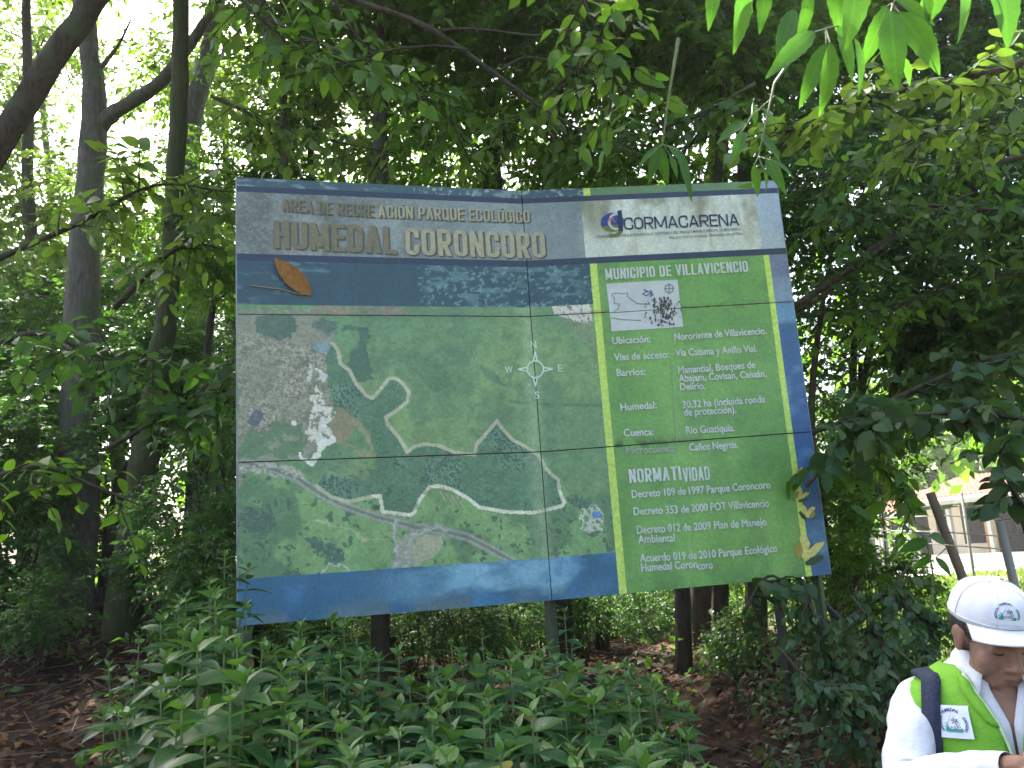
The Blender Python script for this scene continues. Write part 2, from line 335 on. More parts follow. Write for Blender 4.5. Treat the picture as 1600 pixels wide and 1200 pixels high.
PATH = z2([(360, 600), (430, 610), (530, 660), (590, 700), (700, 695)]); TRACK = z2([(460, 245), (640, 318)]); TRACK2 = z2([(570, 165), (600, 220), (640, 310)])
TRACKW = z2([(455, 240), (420, 270), (380, 340), (320, 322)])
def mixc(C, m, c, a=1.0):
    m = (m * a)[..., None] if m.dtype != bool else (m.astype(float) * a)[..., None]
    return C * (1 - m) + np.array(c) * m
def rgb(*c): return np.array(s2l(c))
def print_colour(U, V):
    X = U * 2.02; n1 = fbm(X * 6, V * 6, 5, 1); n2 = fbm(X * 22, V * 22, 4, 5); n3 = fbm(X * 2.2, V * 2.2, 4, 9); n4 = fbm(X * 60, V * 60, 2, 12)
    n5 = fbm(X * 110, V * 110, 2, 14); n6 = fbm(X * 36, V * 36, 4, 15); Uw = U + (n2 - .5) * .034 + (n1 - .5) * .03 + (n4 - .5) * .010; Vw = V + (fbm(X * 22 + 50, V * 22, 4, 6) - .5) * .065 + (fbm(X * 6 + 9, V * 6, 3, 8) - .5) * .05 + (n5 - .5) * .012
    C = np.zeros(U.shape + (3,)) + rgb(92, 134, 92)
    C = mixc(C, sm(.4, .65, n3), rgb(112, 146, 92), .8); C = mixc(C, sm(.5, .7, n1), rgb(76, 118, 88), .6)
    # pastures below the road
    low = sm(-.1, .1, V - (2.0 + .35 * np.clip(U, 0, 1))); C = mixc(C, low, rgb(112, 156, 92), .7)
    C = mixc(C, (sm(.48, .6, fbm(X * 3.5, V * 3.5, 5, 31)) * low), rgb(70, 112, 80), .8)
    C = mixc(C, inpoly(Uw, Vw, z1([(30, 650), (370, 640), (460, 760), (430, 850), (450, 1029)]) + z2([(455, 90), (440, 240), (330, 340), (120, 350), (30, 480)])), rgb(128, 130, 116))
    urb = inpoly(Uw, Vw, z1([(30, 740), (280, 790), (430, 800), (455, 1029)]) + z2([(450, 100), (360, 180), (240, 170), (100, 300), (30, 400)]))
    C = mixc(C, urb & (n5 > .52), rgb(166, 158, 148), .7); C = mixc(C, urb & (n5 < .38), rgb(92, 88, 80), .6); C = mixc(C, urb & (n6 > .58), rgb(94, 104, 84), .7); C = mixc(C, urb * sm(.4, .62, n1), rgb(116, 124, 98), .5)
    st = (np.abs(((X * 14 + V * 3.5) % 1) - .5) < .05) | (np.abs(((V * 11 - X * 2.6) % 1) - .5) < .045); C = mixc(C, urb & st & (n2 > .40), rgb(150, 146, 136), .5)
    C = mixc(C, inpoly(Uw, Vw, z1([(110, 680), (250, 670), (290, 700), (260, 775), (120, 740)])), rgb(66, 98, 84), .9)
    C = mixc(C, inpoly(Uw, Vw, z1([(360, 700), (420, 670), (480, 700), (430, 760)])), rgb(72, 100, 92), .8)
    C = mixc(C, inpoly(Uw, Vw, z1([(350, 790), (430, 770), (440, 820), (370, 840)])), rgb(108, 142, 164), .8)
    C = mixc(C, inpoly(Uw, Vw, z2([(100, 170), (330, 180), (340, 330), (60, 340), (30, 330)])) & (n1 > .42), rgb(78, 118, 84), .9)
    C = mixc(C, inpoly(U, V, z2([(70, 170), (110, 115), (155, 130), (120, 195)])), rgb(74, 82, 104), .9)
    C = mixc(C, inpoly(Uw, Vw, z1([(500, 705), (615, 735), (605, 830), (640, 960), (560, 960), (520, 870), (570, 800), (575, 750), (500, 735)])), rgb(58, 98, 82), .9)
    C = mixc(C, inpoly(Uw, Vw, z1([(720, 840), (820, 820), (960, 900), (990, 980), (900, 1000), (800, 900)])), rgb(72, 116, 78), .6)
    C = mixc(C, inpoly(Uw, Vw, z1([(1100, 880), (1160, 910), (1250, 990), (1150, 960)])), rgb(64, 106, 78), .7)
    C = mixc(C, inpoly(Uw, Vw, z1([(1230, 960), (1275, 830), (1290, 830), (1250, 985)])), rgb(70, 112, 80), .5)
    C = mixc(C, dpoly(U, V, [uv(800, 628), uv(870, 632), uv(945, 634)]) < .012, rgb(60, 110, 88), .7)
    # wetland wood
    fo = inpoly(U, V, FOREST); C = mixc(C, fo, rgb(74, 114, 94))
    C = mixc(C, fo & (n4 > .54), rgb(44, 80, 74), .8); C = mixc(C, fo & (n5 > .6), rgb(40, 72, 68), .7); C = mixc(C, fo & (n5 < .36), rgb(112, 152, 128), .7); C = mixc(C, fo & (n4 < .42) & (n1 > .42), rgb(92, 136, 104), .8); C = mixc(C, fo & (n3 > .56), rgb(72, 122, 86), .5)
    C = mixc(C, inpoly(Uw, Vw, z2([(430, 390), (620, 385), (600, 420), (430, 410)])), rgb(120, 142, 100), .7)
    C = mixc(C, inpoly(Uw, Vw, z2([(490, 110), (580, 165), (545, 235), (500, 255), (450, 235), (455, 130)])), rgb(132, 122, 98), .9)
    C = mixc(C, inpoly(Uw, Vw, z2([(570, 190), (640, 300), (540, 265)])), rgb(84, 128, 82), .9)
    for p, w in ((TRACK, .013), (TRACK2, .011)): C = mixc(C, dpoly(Uw, Vw, p) < w, rgb(136, 130, 108), .8)
    # clumps of trees in the pastures
    for pl in (z2([(60, 560), (180, 530), (210, 620), (160, 700), (60, 650)]), z2([(330, 700), (400, 670), (490, 760), (510, 810), (420, 800)]), z2([(230, 830), (300, 815), (330, 860), (230, 870)]), z2([(1490, 490), (1600, 500), (1600, 570), (1540, 560)])):
        C = mixc(C, inpoly(Uw, Vw, pl) & (n4 > .38), rgb(56, 88, 82), .9)
    tr = fbm(X * 26, V * 26, 2, 77); C = mixc(C, (tr > .74) & (low > .5), rgb(52, 86, 74), .8)
    for x, y in ((1203, 615), (1203, 645), (1200, 675), (1080, 655), (1130, 745), (1125, 775), (1325, 715), (1295, 740), (1010, 575), (640, 540), (700, 690)):
        u0, v0 = z2([(x, y)])[0]; C = mixc(C, np.hypot((Uw - u0) * 2.02, Vw - v0) < .016, rgb(48, 84, 72), .9)
    C = mixc(C, inpoly(Uw, Vw, z2([(760, 690), (820, 680), (950, 665), (945, 720), (880, 790), (790, 820), (750, 815)])), rgb(162, 160, 138), .85)
    C = mixc(C, inpoly(Uw, Vw, z2([(930, 470), (1030, 505), (1030, 540), (980, 540)])), rgb(116, 128, 100), .7)
    for k in range(4): C = mixc(C, dpoly(U, V, z2([(935 + 25 * k, 480 + 8 * k), (965 + 25 * k, 525 + 6 * k)])) < .004, rgb(150, 156, 130), .7)
    C = mixc(C, dpoly(Uw, Vw, PATH) < .007, rgb(164, 166, 130), .8)
    C = mixc(C, dpoly(Uw, Vw, z2([(390, 850), (430, 800), (480, 815), (520, 845)])) < .008, rgb(170, 176, 168), .8)
    d = dpoly(U + (n2 - .5) * .006, V + (n2 - .5) * .008, ROAD); C = mixc(C, d < .034, rgb(126, 132, 128), .6); C = mixc(C, (d < .009), rgb(98, 108, 104), .8); C = mixc(C, (np.abs(d - .018) < .006), rgb(150, 150, 150), .6)
    for p in (ROAD2, ROAD3): d = dpoly(Uw, Vw, p); C = mixc(C, d < .022, rgb(140, 146, 146), .8); C = mixc(C, d < .007, rgb(168, 172, 176), .8)
    C = mixc(C, (d < .09) & (n4 > .62), rgb(70, 100, 86), .5)
    C = mixc(C, inpoly(Uw, Vw, z2([(60, 350), (250, 355), (330, 400), (330, 440), (200, 400), (60, 400)])) & (n4 > .5), rgb(170, 166, 164), .7)
    # white flaked print
    pe = inpoly(Uw, Vw, z2([(395, 10), (420, 50), (430, 100), (470, 100), (470, 140), (445, 170), (465, 235), (420, 262), (345, 250), (340, 220), (360, 180), (350, 150), (385, 120), (375, 60)]))
    C = mixc(C, pe & (n2 * .5 + n4 * .3 + n5 * .2 > .44), rgb(196, 196, 192), .9); C = mixc(C, dpoly(Uw, Vw, TRACKW) < .022, rgb(210, 212, 210), .95)
    C = mixc(C, inpoly(Uw, Vw, z1([(340, 880), (360, 880), (358, 950), (340, 950)])) | inpoly(Uw, Vw, z1([(380, 900), (420, 900), (430, 960), (390, 950)])), rgb(190, 196, 200), .9)
    C = mixc(C, (np.hypot((Uw - z2([(288, 170)])[0][0]) * 2.02, Vw - z2([(288, 170)])[0][1]) < .02), rgb(214, 208, 200), .9)
    # the strip of town along the top edge
    C = mixc(C, inpoly(Uw, Vw, z1([(370, 625), (800, 620), (780, 658), (640, 668), (380, 650)])), rgb(140, 118, 108), .85)
    top = (V > .905) & (V < 1.0) & (U > .36) & (U < .78); C = mixc(C, top & (n4 > .5), rgb(84, 116, 90), .8)
    wp = inpoly(U + (n2 - .5) * .01, V + (n2 - .5) * .05, [uv(862, 478), uv(921, 474), uv(926, 506), uv(895, 500), uv(865, 492)]); C = mixc(C, wp, rgb(196, 192, 196), .95); C = mixc(C, wp & (n4 > .62), rgb(96, 92, 92), .9)
    C = mixc(C, inpoly(Uw, Vw, [uv(868, 500), uv(925, 503), uv(935, 555), uv(900, 520)]), rgb(116, 120, 104), .5)
    fh = inpoly(Uw, Vw, z4([(20, 720), (100, 690), (150, 740), (150, 840), (60, 850), (20, 800)])); C = mixc(C, fh & (n4 > .42), rgb(172, 182, 176), .9)
    C = mixc(C, inpoly(Uw, Vw, z4([(0, 660), (170, 640), (210, 780), (210, 930), (150, 860), (150, 720), (0, 710)])) & (n4 > .5), rgb(70, 116, 92), .8)
    C = mixc(C, inpoly(U, V, z4([(80, 738), (125, 728), (132, 760), (88, 770)])), rgb(60, 120, 196), .95)
    C = mixc(C, dpoly(U, V, FOREST[:len(BOUND)]) < .0125, rgb(172, 172, 148), .9)
    C = mixc(C, (dpoly(U, V, FOREST[40:46] + FOREST[46:56]) < .0125) & (n2 > .3), rgb(205, 205, 196), .8)
    # fold of the sheet between the two panels looks paler
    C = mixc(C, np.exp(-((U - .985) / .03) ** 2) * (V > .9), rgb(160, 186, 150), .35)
    # teal band with scratches, blue foot band with cloud
    sc = fbm(X * 9 + 3 * fbm(X * 5, V * 5, 3, 41), V * 24, 5, 40); bd = (V < .916)
    C = np.where(bd[..., None], rgb(46, 82, 104), C); C = mixc(C, bd & (V < .605), rgb(42, 74, 96))
    scr = sm(.53, .66, sc) * bd * sm(.35, .6, fbm(X * 2.6, V * 2.6 + 2, 3, 45)); C = mixc(C, scr, rgb(112, 142, 158), .75)
    C = mixc(C, (fbm(X * 40 + V * 20, V * 44, 3, 49) > .66) & bd & (U > .6), rgb(150, 172, 182), .6)
    ft = (V > 2.715); blue = (np.zeros(U.shape + (3,)) + rgb(42, 94, 134)); cl = fbm(X * 2.4, V * 5, 5, 51)
    blue = mixc(blue, sm(.42, .68, cl) * sm(.3, .8, U), rgb(146, 176, 202), .9); blue = mixc(blue, sm(.5, .8, n1), rgb(60, 116, 168), .8); blue = mixc(blue, sm(.45, .7, fbm(X * 5, V * 3, 4, 55)) * sm(2.86, 3.0, V), rgb(112, 112, 110), .7)
    C = np.where(ft[..., None], blue, C)
    # header
    hd = (V > .105) & (V < .555); h = np.zeros(U.shape + (3,)) + rgb(120, 136, 152); h = mixc(h, sm(1.2, .1, U), rgb(112, 126, 134), 1)
    gr = fbm(X * 7, V * 3.2, 5, 61); h = mixc(h, sm(.40, .62, gr) * sm(1.0, .1, U), rgb(92, 92, 80), .6); h = mixc(h, (n4 > .6) & (U < .7), rgb(140, 142, 140), .35); h = mixc(h, sm(.5, .7, fbm(X * 3, V * 3, 4, 66)), rgb(150, 160, 170), .5)
    box = (U > 1.222) & (U < 1.905); bx = np.zeros(U.shape + (3,)) + rgb(186, 196, 198)
    bx = mixc(bx, sm(.36, .64, fbm(X * 5, V * 4, 5, 71)) * sm(.55, .2, V), rgb(120, 120, 96), .9); bx = mixc(bx, sm(.5, .68, fbm(X * 22, V * 5, 4, 72)), rgb(158, 156, 138), .5)
    h = np.where(box[..., None], bx, h); h = mixc(h, U > 1.905, rgb(150, 168, 196)); C = np.where(hd[..., None], h, C)
    nv = ((V > .062) & (V < .105)) | ((V > .555) & (V < .605)); C = mixc(C, nv, rgb(30, 48, 92))
    # green sheet, lime stripes, blue edge
    g = (U > 1.262) & (U < 1.908) & (V > .605); C2 = np.zeros(U.shape + (3,)) + rgb(92, 146, 58); C2 = mixc(C2, sm(.4, .7, n3), rgb(112, 160, 74), .7)
    C2 = mixc(C2, sm(.45, .7, n1), rgb(80, 128, 60), .5); dirt = np.exp(-np.abs(V - 1.975) / .028) * sm(1.7, 1.3, U) * sm(.3, .6, n2); C2 = mixc(C2, np.clip(dirt * 1.2, 0, 1), rgb(40, 48, 30), .9)
    C2 = mixc(C2, np.exp(-np.abs(V - 3) / .05) * sm(.4, .7, n1), rgb(60, 84, 50), .6)
    C = np.where(g[..., None], C2, C); C = mixc(C, (V < .062) & (U > 1.235) & (U < 1.9), rgb(84, 120, 70))
    rb = (U > 1.93); b2 = np.zeros(U.shape + (3,)) + rgb(42, 88, 146); b2 = mixc(b2, sm(.42, .66, fbm(X * 3, V * 4, 5, 81)), rgb(122, 162, 204), .8); b2 = mixc(b2, sm(1.3, .6, V), rgb(96, 104, 146), .8)
    C = np.where((rb & (V > .605))[..., None], b2, C); C = mixc(C, rb & (V < .062), rgb(130, 140, 190))
    C = mixc(C, ((U > 1.235) & (U < 1.262) & ((V > .605) | (V < .062))) | ((U >= 1.908) & (U <= 1.93) & (V > .605)), rgb(176, 208, 66))
    # grime along the joints and edges
    j = np.exp(-np.abs(V - .985) / .012) * sm(.35, .6, n2) + np.exp(-np.abs(V - 1.98) / .010) * sm(.4, .6, n2) * .8
    C = mixc(C, np.clip(j, 0, 1), rgb(70, 66, 56), .65)
    g_ = C.mean(-1, keepdims=True); C = (g_ + (C - g_) * .82) * np.array([1.04, 1.0, .86]) * .93 + np.array([.012, .018, .016])  # veil of gloss on the sheet put into the colours: greyed and lifted
    C = np.where((g | ((V > 2.715) & (U < 1.235)))[..., None], C * np.array([.96, 1.03, .98]), C); C = np.where(((V < .916) & (V > .605) & (U < 1.235))[..., None], C * np.array([.56, .70, .74]), C); C = np.where((((V > 2.715) & (U < 1.235)) | ((U > 1.93) & (V > .98)))[..., None], C * np.array([.62, .84, .98]), C); C = np.where(((V > .105) & (V < .555) & (U < 1.222))[..., None], C * .88, C); C = np.where(nv[..., None], C * .7, C)
    mp_ = ((V > .916) & (V < 2.715) & (U < 1.235))[..., None]; C = C * np.where(mp_, (.50 + .36 * n4 + .40 * n2 + .26 * n5)[..., None], (.85 + .3 * n4)[..., None])
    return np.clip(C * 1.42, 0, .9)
def panelmat():
    m, nt, out = nodes('printed_vinyl'); at = N(nt, 'ShaderNodeAttribute', attribute_name='print'); tc = N(nt, 'ShaderNodeTexCoord')
    nz = N(nt, 'ShaderNodeTexNoise', Scale=55, Detail=6, Roughness=.75); nt.links.new(tc.outputs['Object'], nz.inputs[0])
    ns = N(nt, 'ShaderNodeTexNoise', Scale=1.6, Detail=6, Roughness=.6); mp = N(nt, 'ShaderNodeMapping'); mp.inputs['Scale'].default_value = (3, 3, .5); nt.links.new(tc.outputs['Object'], mp.inputs[0]); nt.links.new(mp.outputs[0], ns.inputs[0])
    c = at.outputs['Color']
    for f, am in ((ramp(nt, nz.outputs[0], [(.3, (.72, .72, .7)), (.7, (1.2, 1.2, 1.2))]), .7), (ramp(nt, ns.outputs[0], [(.3, (.78, .8, .78)), (.65, (1.08, 1.08, 1.08))]), .7)):
        mx = N(nt, 'ShaderNodeMix', data_type='RGBA', blend_type='MULTIPLY'); mx.inputs[0].default_value = am; nt.links.new(c, mx.inputs[6]); nt.links.new(f, mx.inputs[7]); c = mx.outputs[2]
    b = N(nt, 'ShaderNodeBsdfPrincipled'); b.inputs['Specular IOR Level'].default_value = .5; nt.links.new(c, b.inputs['Base Color'])
    rr = N(nt, 'ShaderNodeMapRange'); rr.inputs[3].default_value = .30; rr.inputs[4].default_value = .6; nt.links.new(ns.outputs[0], rr.inputs[0]); nt.links.new(rr.outputs[0], b.inputs['Roughness'])
    nt.links.new(b.outputs[0], out.inputs[0]); return m
PANEL = panelmat(); STEEL = simple('galvanised_steel', (.09, .11, .075), (.05, .065, .04), scale=12, rough=.55, bump=.1, metal=.3)
DARKSTEEL = simple('dark_steel', (.03, .035, .035), (.05, .045, .04), scale=12, rough=.5, bump=.1)
sign = empty('information_board', sign_pt(1, 3) - Vector((0, 0, 1.3)), label='large weathered printed park board with aerial map and green text column on steel posts', cat='information board')
sign_inv = Matrix.Translation(-sign.location)
VB = [.062, .105, .555, .605, .916, 2.715]; UB = [1.222, 1.235, 1.262, 1.905, 1.908, 1.93]
def lines(a, b, step, extra):
    l = list(np.linspace(a, b, max(2, int(round((b - a) / step)) + 1)))
    for e in extra:
        if a < e < b: l = [x for x in l if abs(x - e) > .0035] + [e - .0006, e + .0006]
    return np.array(sorted(l))
for k in (0, 1):
    for r, (va, vb) in enumerate(ROWS):
        ua, ub = (0.0, .9985) if k == 0 else (1.0015, 2.0)
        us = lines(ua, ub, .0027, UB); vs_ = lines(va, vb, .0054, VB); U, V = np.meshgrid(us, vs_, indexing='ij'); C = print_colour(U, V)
        nn = N0 if k == 0 else N1; A_, B_ = (SL, SM_) if k == 0 else (SM_, SR); t = (U - k)[..., None]
        bow = bow_of(k, r, U, V)
        Pt = np.array(A_) * (1 - t) + np.array(B_) * t + np.array(nn) * bow[..., None]; Pt[..., 2] += 3 - V; Pt -= np.array(sign.location)
        na, nb = U.shape; Vt = Pt.reshape(-1, 3); idx = np.arange(na * nb).reshape(na, nb)
        q = np.stack([idx[:-1, :-1], idx[:-1, 1:], idx[1:, 1:], idx[1:, :-1]], -1).reshape(-1, 4)
        me = bpy.data.meshes.new('panel'); me.vertices.add(len(Vt)); me.vertices.foreach_set('co', Vt.reshape(-1).astype(np.float32)); me.loops.add(q.size); me.loops.foreach_set('vertex_index', q.reshape(-1).astype(np.int32))
        me.polygons.add(len(q)); me.polygons.foreach_set('loop_start', np.arange(0, q.size, 4, dtype=np.int32)); me.polygons.foreach_set('loop_total', np.full(len(q), 4, np.int32)); me.update(calc_edges=True)
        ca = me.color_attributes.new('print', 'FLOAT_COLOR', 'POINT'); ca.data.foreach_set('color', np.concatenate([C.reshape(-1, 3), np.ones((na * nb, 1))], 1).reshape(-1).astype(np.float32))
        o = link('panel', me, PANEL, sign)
        # the sheet's body behind the print, with its cut edges
        w = (SM_ - SL).length if k == 0 else (SR - SM_).length; mb = MB(); c = []
        for (uu, vv) in ((ua, va), (ub, va), (ub, vb), (ua, vb)):
            for of in (-.010, -.022): c.append(sign_pt(uu if not (k == 1 and uu <= 1) else 1.0015, vv, 0) + nn * of - sign.location)
        mb.add(c, [(0, 2, 4, 6), (1, 7, 5, 3), (0, 1, 3, 2), (2, 3, 5, 4), (4, 5, 7, 6), (6, 7, 1, 0)]); mb.build('backing_sheet', STEEL, sign)
# square tube frame: edge trim, rails, posts
for (ua, ub) in ((0, 1), (1.0001, 2)):
    for v in (.03, .985, 1.98, 2.95):
        n = N0 if ub == 1 else N1; mb = MB(); a = sign_pt(ua + .001, v) - n * .05; b = sign_pt(ub, v) - n * .05; mb.tube([a - sign.location, b - sign.location], .022, 4); mb.build('rail', DARKSTEEL, sign)
EDGE = simple('aluminium_edge', (.35, .4, .45), (.2, .24, .28), rough=.45, bump=.05)
for ua, va, ub, vb, n in ((-.0015, 0, -.0015, 3, N0), (2.0015, 0, 2.0015, 3, N1)):
    mb = MB(); mb.tube([sign_pt(ua, va) - n * .008 - sign.location, sign_pt(ub, vb) - n * .008 - sign.location], .006, 4); mb.build('edge_trim', EDGE, sign)
for u, m_, rr in ((.02, STEEL, .03), (1.0, STEEL, .032), (1.97, STEEL, .03)):
    q = sign_pt(u, 0) - (N0 if u < 1 else N1) * .10; g = tz(q.x, q.y); mb = MB(); mb.tube([Vector((q.x, q.y, g - .3)) - sign.location, Vector((q.x, q.y, q.z - .02)) - sign.location], rr * 1.3, 4); mb.build('post', m_, sign)
q = sign_pt(1.82, 0) - N1 * .12; mb = MB(); mb.tube([Vector((q.x, q.y, tz(q.x, q.y) - .3)) - sign.location, Vector((q.x, q.y, 3.9)) - sign.location], .035, 4); mb.build('post', DARKSTEEL, sign, label='dark steel post')
mb = MB(); mb.tube([sign_pt(1.86, 2.9) - N1 * .14 - sign.location, Vector((2.35, 6.45, .95)) - sign.location], .02, 6); mb.build('brace', DARKSTEEL, sign)

# lettering: flat outlines laid on the print
def ink(name, c, rough=.5):
    m, nt, out = nodes(name); b = N(nt, 'ShaderNodeBsdfPrincipled', Roughness=rough); tc = N(nt, 'ShaderNodeTexCoord'); nz = N(nt, 'ShaderNodeTexNoise', Scale=30, Detail=5, Roughness=.7); nt.links.new(tc.outputs['Object'], nz.inputs[0])
    nt.links.new(ramp(nt, nz.outputs[0], [(.32, tuple(x * .72 for x in c)), (.6, c)]), b.inputs['Base Color']); nt.links.new(b.outputs[0], out.inputs[0]); return m
WHITE = ink('white_ink', (.66, .72, .66)); TAN = ink('tan_ink', tuple(1.25 * x for x in s2l((164, 158, 128)))); TAND = ink('stained_tan_ink', tuple(1.2 * x for x in s2l((122, 114, 86)))); SHADE = ink('shade_ink', tuple(s2l((92, 94, 86)))); NAVY = ink('navy_ink', tuple(s2l((34, 44, 84))))
GREYI = ink('grey_ink', tuple(s2l((112, 114, 112)))); FAINT = ink('faded_white_ink', (.40, .48, .36)); LINEI = ink('map_line_ink', tuple(s2l((120, 130, 136)))); YEL = ink('yellow_ink', (.78, .72, .22)); YELD = ink('yellow_shade_ink', (.42, .34, .06)); DGR = ink('dark_green_ink', tuple(s2l((46, 80, 50)))); BLU = ink('blue_ink', tuple(s2l((40, 74, 150)))); OLI = ink('olive_ink', tuple(s2l((110, 128, 40)))); ORA = ink('orange_ink', tuple(s2l((200, 110, 60))))
def text_mesh(txt, bold=0.0, cond=1.0, space=1.0, shear=0.0):
    c = bpy.data.curves.new('text', 'FONT'); c.body = txt; c.size = 1; c.space_character = space; c.resolution_u = 3; c.shear = shear
    o = bpy.data.objects.new('text', c); COL.objects.link(o)
    c.offset = bold; c.dimensions = '2D'; c.fill_mode = 'FRONT'
    dg = bpy.context.evaluated_depsgraph_get(); dg.update(); me = bpy.data.meshes.new_from_object(o.evaluated_get(dg)); bpy.data.objects.remove(o)
    vs = np.array([v.co[:] for v in me.vertices]); fs = [tuple(p.vertices) for p in me.polygons]; bpy.data.meshes.remove(me); return vs, fs
TXC = {}
def letter(txt, a, b, cap, mat, bold=.0, cond=1.0, off=.0035, space=1.0, name='lettering', shift=(0, 0), uvs=False, shear=0, parent=None, cull=None, thick=False):
    """a, b: where the baseline starts and ends; cap: height of a capital in metres"""
    k = (txt, bold, cond, space, shear)
    if k not in TXC: TXC[k] = text_mesh(*k)
    vs, fs = TXC[k]
    if not uvs: a, b = uv(*a), uv(*b)
    a = (a[0] + shift[0], a[1] + shift[1]); b = (b[0] + shift[0], b[1] + shift[1])
    x0, x1 = vs[:, 0].min(), vs[:, 0].max(); H = .727; out = []
    for v in vs:
        t = (v[0] - x0) / (x1 - x0); out.append(sign_pt(a[0] + (b[0] - a[0]) * t, a[1] + (b[1] - a[1]) * t - v[1] / H * cap, off + .006) - sign.location)
    if cull: fs = [f for f in fs if not cull(vs[list(f)].mean(0))]
    m = MB(); m.add(out, fs)
    if thick:
        for i, (dx, dy) in enumerate(((-.0011, 0), (.0011, 0), (0, .002), (0, -.002))): m.add([v + (SM_ - SL).normalized() * dx * 2 + Vector((0, 0, dy)) - N0 * .00012 * (i + 1) for v in out], fs)
    return m.build(name, mat, sign)
GL = {'A': (1.1, [('d', 0, 0, .5, 1), ('d', 1, 0, .5, 1), ('p', [(.2, .27), (.8, .27)])]), 'B': (1, [('c', [(0, 0), (0, 1), (1, 1, 1), (1, .53, 1), (0, .53)]), ('p', [(0, .53), (1, .53, 1), (1, 0, 1), (0, 0)])]),
 'C': (1, [('p', [(1, .66), (1, 1, 1), (0, 1, 1), (0, 0, 1), (1, 0, 1), (1, .34)])]), 'D': (1, [('c', [(0, 0), (0, 1), (1, 1, 1), (1, 0, 1)])]), 'E': (.86, [('p', [(1, 1), (0, 1), (0, 0), (1, 0)]), ('p', [(0, .52), (.9, .52)])]),
 'G': (1, [('p', [(1, .7), (1, 1, 1), (0, 1, 1), (0, 0, 1), (1, 0, 1), (1, .48), (.55, .48)])]), 'H': (1, [('p', [(0, 0), (0, 1)]), ('p', [(1, 0), (1, 1)]), ('p', [(0, .52), (1, .52)])]), 'I': (0, [('p', [(0, 0), (0, 1)])]),
 'L': (.82, [('p', [(0, 1), (0, 0), (1, 0)])]), 'M': (1.4, [('p', [(0, 0), (0, 1)]), ('p', [(1, 0), (1, 1)]), ('d', 0, 1, .5, .12), ('d', .5, .12, 1, 1)]), 'N': (1.05, [('p', [(0, 0), (0, 1)]), ('p', [(1, 0), (1, 1)]), ('d', 0, 1, 1, 0)]),
 'O': (1, [('c', [(0, 0, 1), (0, 1, 1), (1, 1, 1), (1, 0, 1)])]), 'P': (.98, [('p', [(0, 0), (0, 1), (1, 1, 1), (1, .44, 1), (0, .44)])]), 'Q': (1, [('c', [(0, 0, 1), (0, 1, 1), (1, 1, 1), (1, 0, 1)]), ('d', .55, .25, 1.1, -.06)]),
 'R': (1, [('p', [(0, 0), (0, 1), (1, 1, 1), (1, .46, 1), (0, .46)]), ('d', .45, .46, 1, 0)]), 'T': (.95, [('p', [(0, 1), (1, 1)]), ('p', [(.5, 0), (.5, 1)])]), 'U': (1, [('p', [(0, 1), (0, 0, 1), (1, 0, 1), (1, 1)])]),
 'V': (1.1, [('d', 0, 1, .5, 0), ('d', 1, 1, .5, 0)])}
